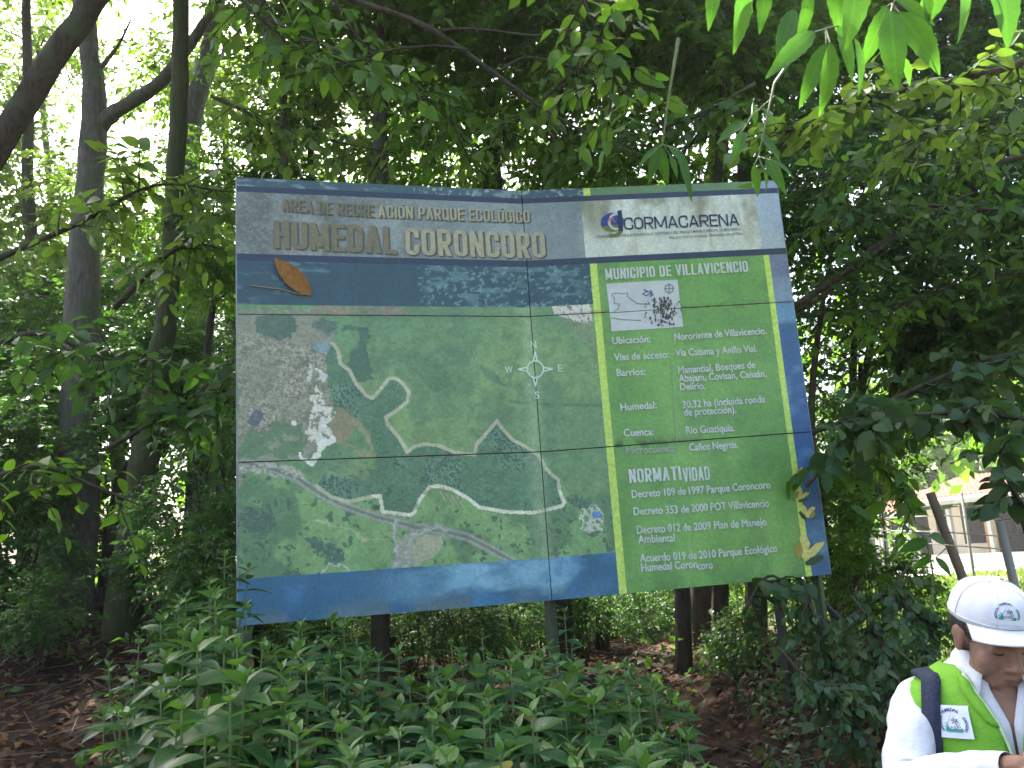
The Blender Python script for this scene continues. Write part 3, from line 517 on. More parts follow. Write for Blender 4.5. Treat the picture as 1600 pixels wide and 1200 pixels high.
def block_letters(txt, a, b, cap, mat, th=.15, wd=.42, off=.0035, shift=(0, 0), rad=.2):
    """capitals made of even strokes; a, b: pixels of the baseline ends"""
    a, b = uv(*a), uv(*b); a = (a[0] + shift[0], a[1] + shift[1]); b = (b[0] + shift[0], b[1] + shift[1]); quads = []; x = 0
    for ch in txt:
        if ch == ' ': x += .26; continue
        base = {'Ó': 'O'}.get(ch, ch); w, st = GL[base]; W = w * (wd - th)
        mp = lambda q: (x + th / 2 + q[0] * W, th / 2 + q[1] * (1 - th))
        for s_ in st:
            if s_[0] == 'd':
                _, xa, ya, xb, yb = s_; (X0, _), (X1, _) = mp((xa, 0)), mp((xb, 0)); ya, yb = (max(0, ya), max(0, yb)) if min(ya, yb) >= 0 else (ya, yb); h = th * .52
                quads.append([[(X0 - h, ya), (X0 + h, ya), (X1 + h, yb), (X1 - h, yb)]]); continue
            closed = s_[0] == 'c'; pts = [(*mp(p), len(p) > 2) for p in s_[1]]; out = []; n = len(pts)
            if not closed:      # square ends reach the letter's edge
                for e, o in ((0, 1), (-1, -2)):
                    dx, dy = pts[e][0] - pts[o][0], pts[e][1] - pts[o][1]; L = math.hypot(dx, dy); q = pts[e]; ext = th / 2 if (q[1] < th or q[1] > 1 - th or len(s_[1]) < 3) and abs(dy) > abs(dx) or (abs(dx) > abs(dy) and len(s_[1]) in (2, 3, 4) and not any(len(z) > 2 for z in s_[1])) else 0
                    pts[e] = (q[0] + dx / L * ext, q[1] + dy / L * ext, q[2])
            for i, p in enumerate(pts):
                if not p[2]: out.append(p[:2]); continue
                pa, pb = pts[i - 1], pts[(i + 1) % n]
                la, lb = math.hypot(pa[0] - p[0], pa[1] - p[1]), math.hypot(pb[0] - p[0], pb[1] - p[1]); r = min(rad, la * .5, lb * .5)
                A_, B_ = [(p[0] + (q[0] - p[0]) / l * r, p[1] + (q[1] - p[1]) / l * r) for q, l in ((pa, la), (pb, lb))]
                for t in np.linspace(0, 1, 7):
                    k = .62; c1 = (A_[0] + (p[0] - A_[0]) * k, A_[1] + (p[1] - A_[1]) * k); c2 = (B_[0] + (p[0] - B_[0]) * k, B_[1] + (p[1] - B_[1]) * k); u = 1 - t
                    out.append(tuple(u ** 3 * A_[j] + 3 * u * u * t * c1[j] + 3 * u * t * t * c2[j] + t ** 3 * B_[j] for j in (0, 1)))
            cl = [out[0]]
            for q in out[1:]:
                if math.hypot(q[0] - cl[-1][0], q[1] - cl[-1][1]) > 1e-4: cl.append(q)
            if closed and math.hypot(cl[0][0] - cl[-1][0], cl[0][1] - cl[-1][1]) < 1e-3: cl.pop()
            n = len(cl); L_, R_ = [], []
            for i, q in enumerate(cl):
                pa = cl[i - 1] if (i or closed) else None; pb = cl[(i + 1) % n] if (i < n - 1 or closed) else None
                d1 = Vector((q[0] - pa[0], q[1] - pa[1])).normalized() if pa else None; d2 = Vector((pb[0] - q[0], pb[1] - q[1])).normalized() if pb else None
                d1 = d1 or d2; d2 = d2 or d1; m = (d1 + d2); m = m.normalized() if m.length > 1e-4 else d1; nn = Vector((-m.y, m.x)); sc = (th / 2) / max(.4, nn.dot(Vector((-d1.y, d1.x))))
                L_.append((q[0] + nn.x * sc, q[1] + nn.y * sc)); R_.append((q[0] - nn.x * sc, q[1] - nn.y * sc))
            m_ = n if closed else n - 1; quads.append([[L_[i], L_[(i + 1) % n], R_[(i + 1) % n], R_[i]] for i in range(m_)])
        if ch == 'Ó': quads.append([[(x + .16, 1.07), (x + .3, 1.07), (x + .36, 1.2), (x + .22, 1.2)]])
        x += W + th + .075
    T = x - .075; m = MB()
    for i, qs in enumerate(quads):
        for q in qs:
            m.add([sign_pt(a[0] + (b[0] - a[0]) * u / T, a[1] + (b[1] - a[1]) * u / T - v * cap, off + .006 + .00012 * (i % 4)) - sign.location for u, v in q], [(0, 1, 2, 3)])
    return m.build('lettering', mat, sign)
for mt, of, sh in ((SHADE, .0015, (.006, .008)), (TAN, .0035, (0, 0))):
    block_letters('HUMEDAL', (428, 388), (620, 397), .205, TAND if mt is TAN else mt, off=of, shift=sh); block_letters('CORONCORO', (634, 398), (853, 403), .205, mt, off=of, shift=sh)
    block_letters('AREA DE RECRE', (440, 330), (584, 340), .095, TAND if mt is TAN else mt, .13, off=of, shift=sh); block_letters('ACIÓN PARQUE ECOLÓGICO', (591, 340), (828, 348), .095, mt, .13, off=of, shift=sh)
block_letters('MUNICIPIO DE VILLAVICENCIO', (946, 438), (1169, 425), .086, WHITE)
block_letters('NORMATI', (983, 755), (1064, 750), .098, WHITE); block_letters('VIDAD', (1067, 753), (1109, 750), .098, WHITE)
block_letters('CORMACARENA', (975, 360), (1155, 353), .098, NAVY, .13, .8, rad=.42)
letter('CORPORACIÓN PARA EL DESARROLLO SOSTENIBLE DEL ÁREA DE MANEJO ESPECIAL LA MACARENA', (932, 373), (1157, 360), .022, GREYI, .004)
letter('Vida por ellas en el paisaje, Naturaleza con el Meta', (1045, 374), (1160, 367), .024, GREYI, 0, shear=.3)
S_ = lambda t, a, b, c=.056, m=WHITE, bo=0: letter(t, a, b, c, m, bo, thick=True)
S_('Ubicación:', (957, 538), (1016, 535)); S_('Nororiente de Villavicencio.', (1054, 532), (1197, 522))
S_('Vías de acceso:', (960, 564), (1045, 559)); S_('Vía Catama y Anillo Vial.', (1056, 557), (1183, 550))
S_('Barrios:', (964, 588), (1008, 586)); S_('Manantial, Bosques de', (1060, 584), (1180, 575)); S_('Abajam, Covisan, Canaán,', (1061, 597), (1197, 589)); S_('Delirio.', (1063, 610), (1102, 608))
S_('Humedal:', (970, 642), (1026, 638)); S_('30,32 ha (incluida ronda', (1067, 638), (1195, 629)); S_('de protección).', (1069, 650), (1150, 645))
S_('Cuenca:', (975, 682), (1021, 680)); S_('Río Guatiquía.', (1072, 678), (1148, 674)); S_('Microcuenca:', (979, 710), (1056, 706), m=FAINT); S_('Caños Negros.', (1077, 705), (1153, 700))
S_('Decreto 109 de', (987, 778), (1071, 773)); S_('1997 Parque Coroncoro', (1076, 773), (1203, 763))
S_('Decreto 353 de', (990, 805), (1076, 801)); S_('2000 POT Villavicencio', (1080, 800), (1201, 792))
S_('Decreto 012 de', (995, 834), (1079, 829)); S_('2009 Plan de Manejo', (1084, 829), (1197, 821)); S_('Ambiental', (997, 849), (1054, 846))
S_('Acuerdo 019 de', (1000, 878), (1088, 873)); S_('2010 Parque Ecológico', (1092, 873), (1214, 862)); S_('Humedal Coron', (1002, 893), (1089, 887)); S_('coro', (1090, 890), (1113, 888))
# inset map on the white card
def flat(name, polys, mat, off, spaces='px'):
    m = MB()
    for pl in polys:
        q = [uv(*p) for p in pl] if spaces == 'px' else pl
        m.add([sign_pt(*x, off + .006) - sign.location for x in q], [tuple(range(len(q)))])
    return m.build(name, mat, sign)
def stroke(name, lines_, w, mat, off=.0045, closed=False):
    m = MB()
    for pl in lines_:
        q = [uv(*p) for p in pl]
        for (a, b), (c, d) in zip(q[:-1], q[1:]):
            dx, dy = (c - a) * 2.02, d - b; L = math.hypot(dx, dy) + 1e-9; ox, oy = -dy / L * w / 2 / 2.02, dx / L * w / 2; ex, ey = dx / L * w * .25 / 2.02, dy / L * w * .25
            m.add([sign_pt(*p, off + .006) - sign.location for p in ((a - ox - ex, b - oy - ey), (a + ox - ex, b + oy - ey), (c + ox + ex, d + oy + ey), (c - ox + ex, d - oy + ey))], [(0, 1, 2, 3)])
    return m.build(name, mat, sign)
CARD = simple('card_white', (.66, .69, .70), (.54, .56, .56), scale=7, rough=.5, bump=0, spec=.4)
def z3(l): return [(880 + x / 3.636, 270 + y / 3.636) for x, y in l]
flat('inset_card', [z3([(243, 632), (648, 608), (666, 768), (262, 795)]), z3([(263, 800), (667, 773), (682, 876), (274, 902)])], CARD, .0015)
stroke('inset_map_line', [z3([(275, 690), (300, 685), (340, 688), (365, 685), (362, 705), (385, 720), (420, 745), (480, 748)]), z3([(275, 695), (290, 715), (288, 745), (318, 748), (310, 775), (285, 790)]), z3([(270, 825), (330, 835), (440, 840)])], .005, LINEI)
stroke('inset_map_line', [z3([(455, 665), (475, 672), (450, 690), (470, 700), (500, 680), (510, 695), (490, 705)]), z3([(470, 680), (500, 672), (495, 700)])], .006, BLU)
ci = [(600 + 24 * math.cos(a), 660 + 24 * math.sin(a)) for a in np.linspace(0, 2 * math.pi, 17)]; stroke('inset_compass', [z3(ci), z3([(600, 632), (600, 690)]), z3([(572, 662), (630, 658)])], .006, LINEI)
GRIME = simple('grime', (.05, .055, .05), (.12, .12, .11), rough=.9, bump=0, scale=20); rg = random.Random(5); mb = MB()
for i in range(150):
    x = rg.gauss(570, 45); y = rg.gauss(800, 42) if rg.random() < .7 else rg.gauss(740, 18)
    if not (430 < x < 672 and 700 < y < 872): continue
    w, h = rg.uniform(2, 7), rg.uniform(3, 15); q = [uv(*p) for p in z3([(x - w, y), (x, y - h), (x + w, y + rg.uniform(-3, 3)), (x + rg.uniform(-4, 4), y + h)])]
    mb.add([sign_pt(*p, .0105 + .00012 * i * .1) - sign.location for p in q], [(0, 1, 2, 3)])
mb.build('grime_stain', GRIME, sign, kind='stuff')
# compass rose on the map
cxy = (360 + 1360 / 2.857, 260 + 907 / 2.857); cr_ = [(cxy[0] + 13 * math.cos(a), cxy[1] + 13 * math.sin(a)) for a in np.linspace(0, 2 * math.pi, 25)]
PALE = ink('pale_map_ink', tuple(1.5 * x for x in s2l((186, 206, 190))))
stroke('compass_ring', [cr_], .012, PALE)
for dx, dy in ((0, -1), (0, 1), (1, 0), (-1, 0)):
    a = (cxy[0] + dx * 27, cxy[1] + dy * 27); stroke('compass_point', [[a, (cxy[0] + dx * 14 + dy * 3, cxy[1] + dy * 14 + dx * 3)], [a, (cxy[0] + dx * 14 - dy * 3, cxy[1] + dy * 14 - dx * 3)]], .010, PALE)
letter('N', (829, 544), (838, 544), .055, PALE); letter('W', (789, 584), (801, 583), .055, PALE); letter('E', (872, 581), (879, 581), .055, PALE); letter('S', (836, 623), (843, 623), .055, PALE)
# print joint on the right sheet
stroke('vinyl_joint', [[(1049, 560), (1057, 690)]], .005, FAINT)
# emblem: a round C and a tall curved stroke
def arcpoly(cx, cy, ro, ri, a0, a1, n=18, sx=1.0, dx=0):
    A = [R(a0 + (a1 - a0) * i / n) for i in range(n + 1)]
    o = [(cx + ro * sx * math.cos(a), cy - ro * math.sin(a)) for a in A]; i_ = [(cx + dx + ri * sx * math.cos(a), cy - ri * math.sin(a)) for a in A[::-1]]; return o + i_
def strip(pl, mat, off, name='emblem'):
    n = len(pl) // 2; return flat(name, [[pl[i], pl[i + 1], pl[-2 - i], pl[-1 - i]] for i in range(n - 1)], mat, off)
ex, ey = 957, 348
flat('emblem', [[(ex + 17 * math.cos(a) * 1.08, ey - 15 * math.sin(a)) for a in np.linspace(R(-175), R(5), 14)]], OLI, .002)
flat('emblem', [[(ex + 17 * math.cos(a) * 1.08, ey + 1 - 16 * math.sin(a)) for a in np.linspace(R(-5), R(200), 16)]], BLU, .0026)
strip(arcpoly(ex + 6, ey - 1, 13.5, 10, 60, 300, 16, 1.0), CARD, .0032); flat('emblem', [[(964, 330), (971, 329), (973, 362), (966, 362)]], NAVY, .0040)
strip(arcpoly(ex, ey + 4, 19, 14, -110, -30, 10, 1.0), OLI, .0036); stroke('emblem', [[(949, 349), (952, 341), (954, 348), (957, 340), (960, 348)]], .008, ORA, .0045)
# printed butterflies
def bfly(cx, cy, s, rot, flip=1):
    def tr(l): c, s_ = math.cos(rot), math.sin(rot); return [(cx + s * (x * flip * c - y * s_), cy + s * (x * flip * s_ + y * c)) for x, y in l]
    flat('butterfly_print', [tr([(0, 0), (-.25, -.75), (-.1, -1.0), (.25, -.85), (.45, -.4), (.3, 0)])], YEL, .0035); flat('butterfly_print', [tr([(0, 0), (.3, .02), (.8, -.45), (1.35, -.55), (1.2, -.2), (.7, .35), (.1, .6), (-.1, .45)])], YEL, .0041)
    flat('butterfly_print', [tr([(0, 0), (-.1, .45), (-.45, .35), (-.6, -.2), (-.3, -.5), (-.12, -.4)])], YELD, .0030); flat('butterfly_shadow_print', [tr([(.1, .75), (.6, .4), (1.2, .25), (1.3, .5), (.7, .9), (.2, .95)])], DGR, .0022)
bfly(1254, 860, 25, 0); bfly(1265, 803, 13, .5, -1); bfly(1247, 773, 12, .2); bfly(1248, 738, 9, .6)
# a dry leaf and its stalk stuck on the print
def stuck(pts, mat, off, name): return flat(name, pts, mat, off)
AMB = simple('amber_leaf', (.36, .16, .035), (.20, .085, .02), scale=30, rough=.6, bump=.2)
fl = leaf_proto(.42, -1.2, .05, .25, 8); a = sign_pt(*uv(486, 462), .012); b = sign_pt(*uv(428, 406), .05); yv = b - a; L = yv.length; yv.normalize(); zv = (N0 - yv * N0.dot(yv)).normalized(); xv = yv.cross(zv)
me = mesh('fallen_leaf', [a + (xv * v[0] * .8 + yv * v[1] + zv * v[2] * .4) * L for v in fl[0]], fl[1]); o = link('fallen_leaf', me, AMB, label='amber dry leaf stuck on the dark band at the board left', cat='leaf', smooth=True)
mb = MB(); mb.tube([sign_pt(*uv(391, 447), .018), sign_pt(*uv(440, 453), .022), sign_pt(*uv(474, 462), .014)], .004, 5); mb.build('dry_stalk', simple('straw', (.35, .28, .17), rough=.8), label='thin straw coloured stalk lying across the board beside the amber leaf', cat='stalk')
mb = MB(); mb.tube([sign_pt(.004, 1.62, .012) + Vector((-.01, 0, 0)), sign_pt(-.03, 1.5, -.02), sign_pt(-.04, 1.36, .02), sign_pt(.0, 1.28, .02)], .003, 4)

# ------------------------------------------------------------------ the wood: trunks, limbs and crowns
def trunk_mesh(pts, rads, n=12, wob=.16, steps=5, seed=0):
    p, r = smooth_path(pts, rads, steps); rnd = random.Random(seed); q = [a + Vector((rnd.gauss(0, 1), rnd.gauss(0, 1), 0)) * b * .06 for a, b in zip(p, r)]
    m = MB(); m.tube(q, r, n, wob, seed); return m
CV = []      # crown variants: twig clouds used by several trees at different turns and sizes
def crown_variant(name, R3, n, per, size, mat, pr=LOW, seed=0, twl=.55, clumps=16, cr=.42, droop=.35, flat=.6):
    rng = np.random.default_rng(seed); st, d, c = cloud(R3, n, clumps, rng, cr=cr); ps, Fr, sz = twig_leaves(st, d, rng.uniform(.5, 1.2, n) * twl, per, size, droop, flat, rng=rng)
    me = merged(name, pr, ps, Fr, sz); me.materials.append(mat); me.polygons.foreach_set('use_smooth', [True] * len(me.polygons)); return me, c
def limbs_to(centres, base, r, seed=0, name='limb'):
    rnd = random.Random(seed); m = MB()
    for c in centres:
        c = Vector(c); a = Vector(base) + Vector((rnd.gauss(0, .1), rnd.gauss(0, .1), rnd.uniform(-.5, .3))); mid = a.lerp(c, .5) + Vector((rnd.gauss(0, .2), rnd.gauss(0, .2), rnd.uniform(-.1, .35)))
        p, rr = smooth_path([a, mid, c], [r, r * .55, r * .15], 3); m.tube(p, rr, 5)
    return m
V_CAN = [crown_variant('crown', (2.3, 2.0, 1.7), 560, 12, .165, L_CAN, seed=20 + i) for i in range(4)]
V_LIT = [crown_variant('crown', (2.2, 1.9, 1.6), 400, 12, .16, L_LIT, seed=40 + i) for i in range(2)]
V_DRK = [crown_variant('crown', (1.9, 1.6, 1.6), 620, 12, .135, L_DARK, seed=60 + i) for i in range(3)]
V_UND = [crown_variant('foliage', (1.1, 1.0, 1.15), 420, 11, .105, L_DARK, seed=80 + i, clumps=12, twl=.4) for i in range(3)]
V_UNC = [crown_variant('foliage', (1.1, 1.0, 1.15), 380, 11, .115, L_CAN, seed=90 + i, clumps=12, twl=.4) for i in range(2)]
def crown_part(root, var, loc, s=(1, 1, 1), rz=0, name='crown'):
    o = bpy.data.objects.new(name, var[0]); o.parent = root; o.location = loc; o.scale = s; o.rotation_euler.z = rz; COL.objects.link(o); return o
def tree(pts, rads, crown_at=(), kind=V_CAN, bark=BARK, label='', cat='tree', name='forest_tree', group=None, limb=True, extra=(), nseg=12):
    """pts in world metres, base first; crown_at: list of (centre, scale)"""
    base = Vector(pts[0]); g = tz(base.x, base.y); root = empty(name, (base.x, base.y, g), label=label, cat=cat, group=group)
    o_ = root.location; sd = random.randint(0, 9999)
    trunk_mesh([Vector(p) - o_ for p in pts], rads, n=nseg, seed=sd).build('trunk', bark, root, True)
    for e in extra: trunk_mesh([Vector(p) - o_ for p in e[0]], e[1], n=9, seed=sd + 1).build('limb', bark, root, True)
    for i, (c, s) in enumerate(crown_at):
        v = kind[random.randrange(len(kind))]; rz = random.uniform(0, 6.28); c = Vector(c) - o_; sc = Vector((s, s, s * random.uniform(.85, 1.1)))
        crown_part(root, v, c, sc, rz)
        if limb:
            M = Matrix.Rotation(rz, 3, 'Z'); cs = [c + M @ Vector((a[0] * sc.x, a[1] * sc.y, a[2] * sc.z)) * .9 for a in v[1][:7]]
            limbs_to(cs, Vector(pts[-1]) - o_, min(rads[-1] * .55, .07), sd).build('branches', bark, root, True)
    return root
def TP(l, Y): return [P(x, y, Y if not hasattr(Y, '__len__') else Y[i]) for i, (x, y) in enumerate(l)]
def ground_at(px, Y, py=960): q = P(px, py, Y); return Vector((q.x, q.y, tz(q.x, q.y) - .15))
# leaning limb across the top left corner
t = TP([(-190, 620), (-60, 330), (60, 130), (170, -30), (330, -230)], [6.4, 6.3, 6.2, 6.1, 6.0]); g0 = ground_at(-260, 6.5)
tree([g0] + t, [.17, .14, .105, .10, .09, .07], [(P(360, -420, 6.2), .9)], V_CAN, BARK, 'leaning dark tree crossing the top left corner', extra=[])
# pale trunk with a limb reaching to the right
Y = 9.4; t = TP([(120, 800), (128, 520), (135, 340), (146, 190), (142, 90), (120, -60), (100, -300)], Y); g0 = ground_at(112, Y)
tree([g0] + t, [.25, .205, .19, .16, .15, .115, .10, .08], [(P(60, -330, Y), 1.2)], V_CAN, BARKG, 'thick greyish tree with one big limb bending right, at the left', extra=[(TP([(150, 200), (190, 168), (240, 138), (275, 100), (310, 50), (340, 0), (390, -120)], Y + .0), [.11, .085, .078, .07, .065, .055, .04]), (TP([(158, 105), (185, 70), (205, 30)], Y), [.03, .02, .01])])
# straight mossy trunk beside the board
Y = 8.2; t = TP([(215, 800), (236, 660), (256, 520), (268, 400), (277, 200), (283, 0), (288, -300)], Y); g0 = ground_at(188, Y)
tree([g0] + t, [.19, .15, .12, .108, .095, .09, .085, .07], [(P(310, -340, Y), 1.1)], V_CAN, BARKM, 'straight mossy tree standing just left of the board')
Y = 11; t = TP([(320, 620), (300, 400), (298, 200), (318, 120), (335, 30), (345, -200)], Y)
tree([ground_at(300, Y)] + t, [.2, .18, .15, .15, .13, .12, .08], [(P(350, -250, Y), 1.1)], V_LIT, BARKG, 'crooked grey tree behind the straight mossy one')
Y = 12.5; t = TP([(84, 780), (84, 600), (62, 430), (44, 330), (44, 160), (40, -60)], Y)
tree([ground_at(75, Y)] + t, [.17, .15, .12, .11, .09, .08, .06], [(P(30, -180, Y), 1.2)], V_LIT, BARK, 'thin dark tree farthest left in the photo')
Y = 9.8; tree([ground_at(200, Y)] + TP([(185, 880), (205, 760), (240, 700), (262, 640)], Y), [.25, .22, .18, .14, .08], [(P(280, 560, Y), .45)], V_DRK, BARK, 'short dark leaning tree between the two left trunks')
# trunks seen under the board
for px, Y, r, tilt, lab in ((592, 7.6, .085, 0, 'dark trunk under the left half of the board'), (1105, 9.6, .17, 10, 'thick dark trunk under the green text column'), (1186, 8.3, .10, -14, 'mossy slim trunk right of the thick trunk below the board'), (962, 11.5, .08, 5, 'slim trunk below the board just right of the middle post')):
    b = ground_at(px, Y, 1000); tp = P(px + tilt, 500, Y + .2)
    tree([b, Vector((b.x, b.y, b.z + .5)), tp, P(px + tilt * 2, 100, Y + .4), P(px + tilt * 2, -150, Y + .5)], [r * 1.25, r, r * .85, r * .7, r * .5], [(P(px + tilt * 3 + random.uniform(-60, 60), random.uniform(-60, 60), Y + .6), random.uniform(.8, 1.05))], V_CAN, BARKM if 'mossy' in lab else BARK, lab)
# trees filling the wood behind: canopy masses over hidden or half hidden trunks
def wood_tree(px, py, Y, s, kind, label, group, r=.1, bark=BARK, n2=0):
    c = P(px, py, Y); b = ground_at((1285 + (px % 40) if px < 1500 else 1650 + px % 60) if group.startswith('dark leafy') else px + random.uniform(-40, 40), Y + random.uniform(-.3, .6)); mid = b.lerp(c, .55) + Vector((random.uniform(-.3, .3), random.uniform(-.2, .2), 0))
    cr = [(c, s)] + [(c + Vector((random.uniform(-1.6, 1.6), random.uniform(-.6, 1.2), random.uniform(-1.5, .4))) * s, s * .75) for _ in range(n2)]
    top = Vector((c.x, c.y, c.z - .3 * s))
    return tree([b, b.lerp(mid, .4), mid, top], [r * 1.3, r, r * .8, r * .4], cr, kind, bark, label, group=group, nseg=8)
G1 = 'canopy trees standing close behind the board'
for px, py, Y, s in ((600, 40, 8.8, .8), (760, 190, 9.4, .75), (880, 20, 8.4, .8), (1040, 170, 8.4, .75), (1130, 20, 8.0, .75), (740, -100, 9.4, .9), (540, 270, 10.4, .7), (930, 300, 10, .7), (1180, 270, 9.4, .6), (480, 150, 9.6, .5), (960, -110, 9.4, .9), (440, -70, 8.8, .5), (400, 260, 9.6, .42), (340, 400, 8.8, .38), (660, 290, 11, .6)):
    wood_tree(px, py, Y, s, V_LIT if int(px) % 3 == 0 else V_CAN, 'leafy green tree crowded into the canopy behind the board', G1, n2=0, r=.07)
G2 = 'dark leafy trees to the right of the board'
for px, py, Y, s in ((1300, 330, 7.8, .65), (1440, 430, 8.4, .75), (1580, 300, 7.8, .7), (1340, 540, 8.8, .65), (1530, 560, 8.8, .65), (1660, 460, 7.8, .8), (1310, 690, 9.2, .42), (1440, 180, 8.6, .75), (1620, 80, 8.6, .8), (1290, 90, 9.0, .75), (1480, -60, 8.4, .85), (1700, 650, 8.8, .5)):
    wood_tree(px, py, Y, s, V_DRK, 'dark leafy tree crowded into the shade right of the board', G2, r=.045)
G3 = 'sunny trees at the thin left edge of the wood'
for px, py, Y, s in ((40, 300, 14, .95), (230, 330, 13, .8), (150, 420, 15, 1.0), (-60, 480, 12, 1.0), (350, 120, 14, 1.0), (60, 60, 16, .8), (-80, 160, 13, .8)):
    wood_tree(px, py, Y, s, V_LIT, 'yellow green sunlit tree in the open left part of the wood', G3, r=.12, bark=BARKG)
G4 = 'dark trees low in the left part of the wood'
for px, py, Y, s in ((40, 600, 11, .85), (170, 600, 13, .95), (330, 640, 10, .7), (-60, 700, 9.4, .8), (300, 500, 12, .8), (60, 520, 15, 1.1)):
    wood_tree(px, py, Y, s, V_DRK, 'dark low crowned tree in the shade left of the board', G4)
# saplings and bushes of the understorey
def bush(x, y, h, s, kind, label, group, name='understorey_bush', cat='bush'):
    g = tz(x, y); root = empty(name, (x, y, g), label=label, cat=cat, group=group); m = MB(); rn = random.Random(int(x * 100 + y * 10))
    for k in range(5):
        e = Vector((rn.uniform(-.5, .5) * s, rn.uniform(-.5, .5) * s, h + rn.uniform(-.1, .4) * s)); p, rr = smooth_path([Vector((rn.uniform(-.05, .05), rn.uniform(-.05, .05), -.1)), e * .5 + Vector((rn.uniform(-.1, .1), 0, 0)), e], [.022 * s, .016 * s, .006], 3); m.tube(p, rr, 5)
    m.build('stems', BARK, root, True); v = kind[rn.randrange(len(kind))]; crown_part(root, v, (0, 0, h), (s, s, s * rn.uniform(.8, 1.1)), rn.uniform(0, 6.28), 'foliage')
    return root
G5 = 'shady bushes growing between the trunks'
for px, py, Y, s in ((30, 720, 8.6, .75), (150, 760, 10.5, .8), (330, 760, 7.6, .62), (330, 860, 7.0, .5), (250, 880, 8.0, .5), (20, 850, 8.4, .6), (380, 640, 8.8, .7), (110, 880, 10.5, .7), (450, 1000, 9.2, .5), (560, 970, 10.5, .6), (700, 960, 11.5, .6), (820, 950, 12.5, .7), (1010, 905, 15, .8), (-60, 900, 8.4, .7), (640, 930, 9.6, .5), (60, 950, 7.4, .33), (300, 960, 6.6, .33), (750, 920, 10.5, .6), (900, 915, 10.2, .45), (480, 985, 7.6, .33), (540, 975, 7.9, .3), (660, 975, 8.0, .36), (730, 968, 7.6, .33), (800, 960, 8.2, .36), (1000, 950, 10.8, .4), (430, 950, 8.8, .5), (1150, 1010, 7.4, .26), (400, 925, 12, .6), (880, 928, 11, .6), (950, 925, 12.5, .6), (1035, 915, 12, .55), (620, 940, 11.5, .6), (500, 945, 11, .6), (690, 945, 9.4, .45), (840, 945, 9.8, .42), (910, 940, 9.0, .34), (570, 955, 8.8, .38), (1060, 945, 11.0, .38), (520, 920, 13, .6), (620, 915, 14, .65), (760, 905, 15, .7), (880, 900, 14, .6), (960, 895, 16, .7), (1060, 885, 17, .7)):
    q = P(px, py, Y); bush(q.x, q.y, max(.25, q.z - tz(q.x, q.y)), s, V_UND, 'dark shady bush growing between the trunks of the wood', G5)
G6 = 'brighter bushes at the right edge of the wood'
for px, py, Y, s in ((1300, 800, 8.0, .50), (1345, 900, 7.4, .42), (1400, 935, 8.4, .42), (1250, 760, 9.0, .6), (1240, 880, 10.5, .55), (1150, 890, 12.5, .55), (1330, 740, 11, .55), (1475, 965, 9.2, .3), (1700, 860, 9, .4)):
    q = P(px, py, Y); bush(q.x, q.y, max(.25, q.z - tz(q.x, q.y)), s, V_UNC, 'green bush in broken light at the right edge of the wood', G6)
# the far wood that closes the view
rng = np.random.default_rng(5); n = 11000; a = rng.uniform(-1.15, .62, n); dd = rng.uniform(20, 34, n); X = np.sin(a) * dd; Yy = np.cos(a) * dd
top = 8 + 3 * fbm(a * 9, a * 0, 3, 5); top = np.where(a < -.28, top * .62, top); zz = rng.uniform(0, 1, n) ** .8 * top; keep = fbm(a * 28, zz * .7, 4, 9) > .45; keep &= ~((a > .42) & (zz < 3))
pos = np.stack([X, Yy, zz], 1)[keep]; k = len(pos); ax = rng.normal(0, 1, (k, 3)); nr = rng.normal(0, .8, (k, 3)) + np.array([0, -.2, .8])
me = merged('far_wood', LOWQ, pos, frames(ax, nr), rng.uniform(.35, .75, k)); link('far_wood', me, L_CAN, label='mass of far foliage closing the view deep in the wood', cat='woodland', kind='stuff')
a = rng.uniform(.35, .95, 9000); dd = rng.uniform(58, 66, 9000); zz = rng.uniform(0, 1, 9000) * (9 + 4 * fbm(a * 12, a * 0, 3, 6)); pos = np.stack([np.sin(a) * dd, np.cos(a) * dd, zz], 1)
me = merged('distant_trees', LOWQ, pos, frames(rng.normal(0, 1, (9000, 3)), rng.normal(0, 1, (9000, 3))), rng.uniform(.7, 1.5, 9000)); link('distant_trees', me, L_CAN, label='distant belt of trees beyond the house', cat='woodland', kind='stuff')

# ------------------------------------------------------------------ boughs with single leaves
def bough(pts, rads, ntw, per, size, lm, label, cat='branch', name='leafy_branch', twl=.5, droop=.4, seed=0, spread=.9, group=None, flat=.6, down=.1, bark=BARK, cap=280):
    pts = [Vector(p) for p in pts]; base = pts[0]; root = empty(name, base, label=label, cat=cat, group=group); rng = np.random.default_rng(seed)
    p, r = smooth_path([q - base for q in pts], rads, 5); m = MB(); m.tube(p, r, 7, .15, seed)
    st, di = [], []
    for i in range(ntw):
        k = int(rng.uniform(.18, 1) * (len(p) - 1)); t = (p[min(k + 1, len(p) - 1)] - p[max(k - 1, 0)]).normalized(); d = t * rng.uniform(.1, .7) + Vector(rng.normal(0, spread, 3)); d.z = d.z * .45 - down; d.normalize()
        st.append(p[k]); di.append(d); L = twl * 1.0; m.tube([p[k], p[k] + d * L * .5 + Vector((0, 0, -.06 * L)), p[k] + d * L * .95 + Vector((0, 0, -.24 * L))], [.007, .005, .002], 4)
    m.build('stem', bark, root, True)
    ps, Fr, sz = twig_leaves(np.array([list(a) for a in st]), np.array([list(a) for a in di]), np.full(ntw, twl), per, size, droop, flat, rng=rng)
    leaf_objects(root, lm, obj_frames(ps, Fr, sz)[:cap]); return root
bough(TP([(-40, 420), (120, 350), (240, 290), (360, 300)], [6.6, 6.4, 6.3, 6.2]), [.03, .02, .012, .006], 26, 8, .15, LEAF_LIT, 'bright round leaved branch over the straight mossy trunk at left', twl=.55, seed=3, droop=.5)
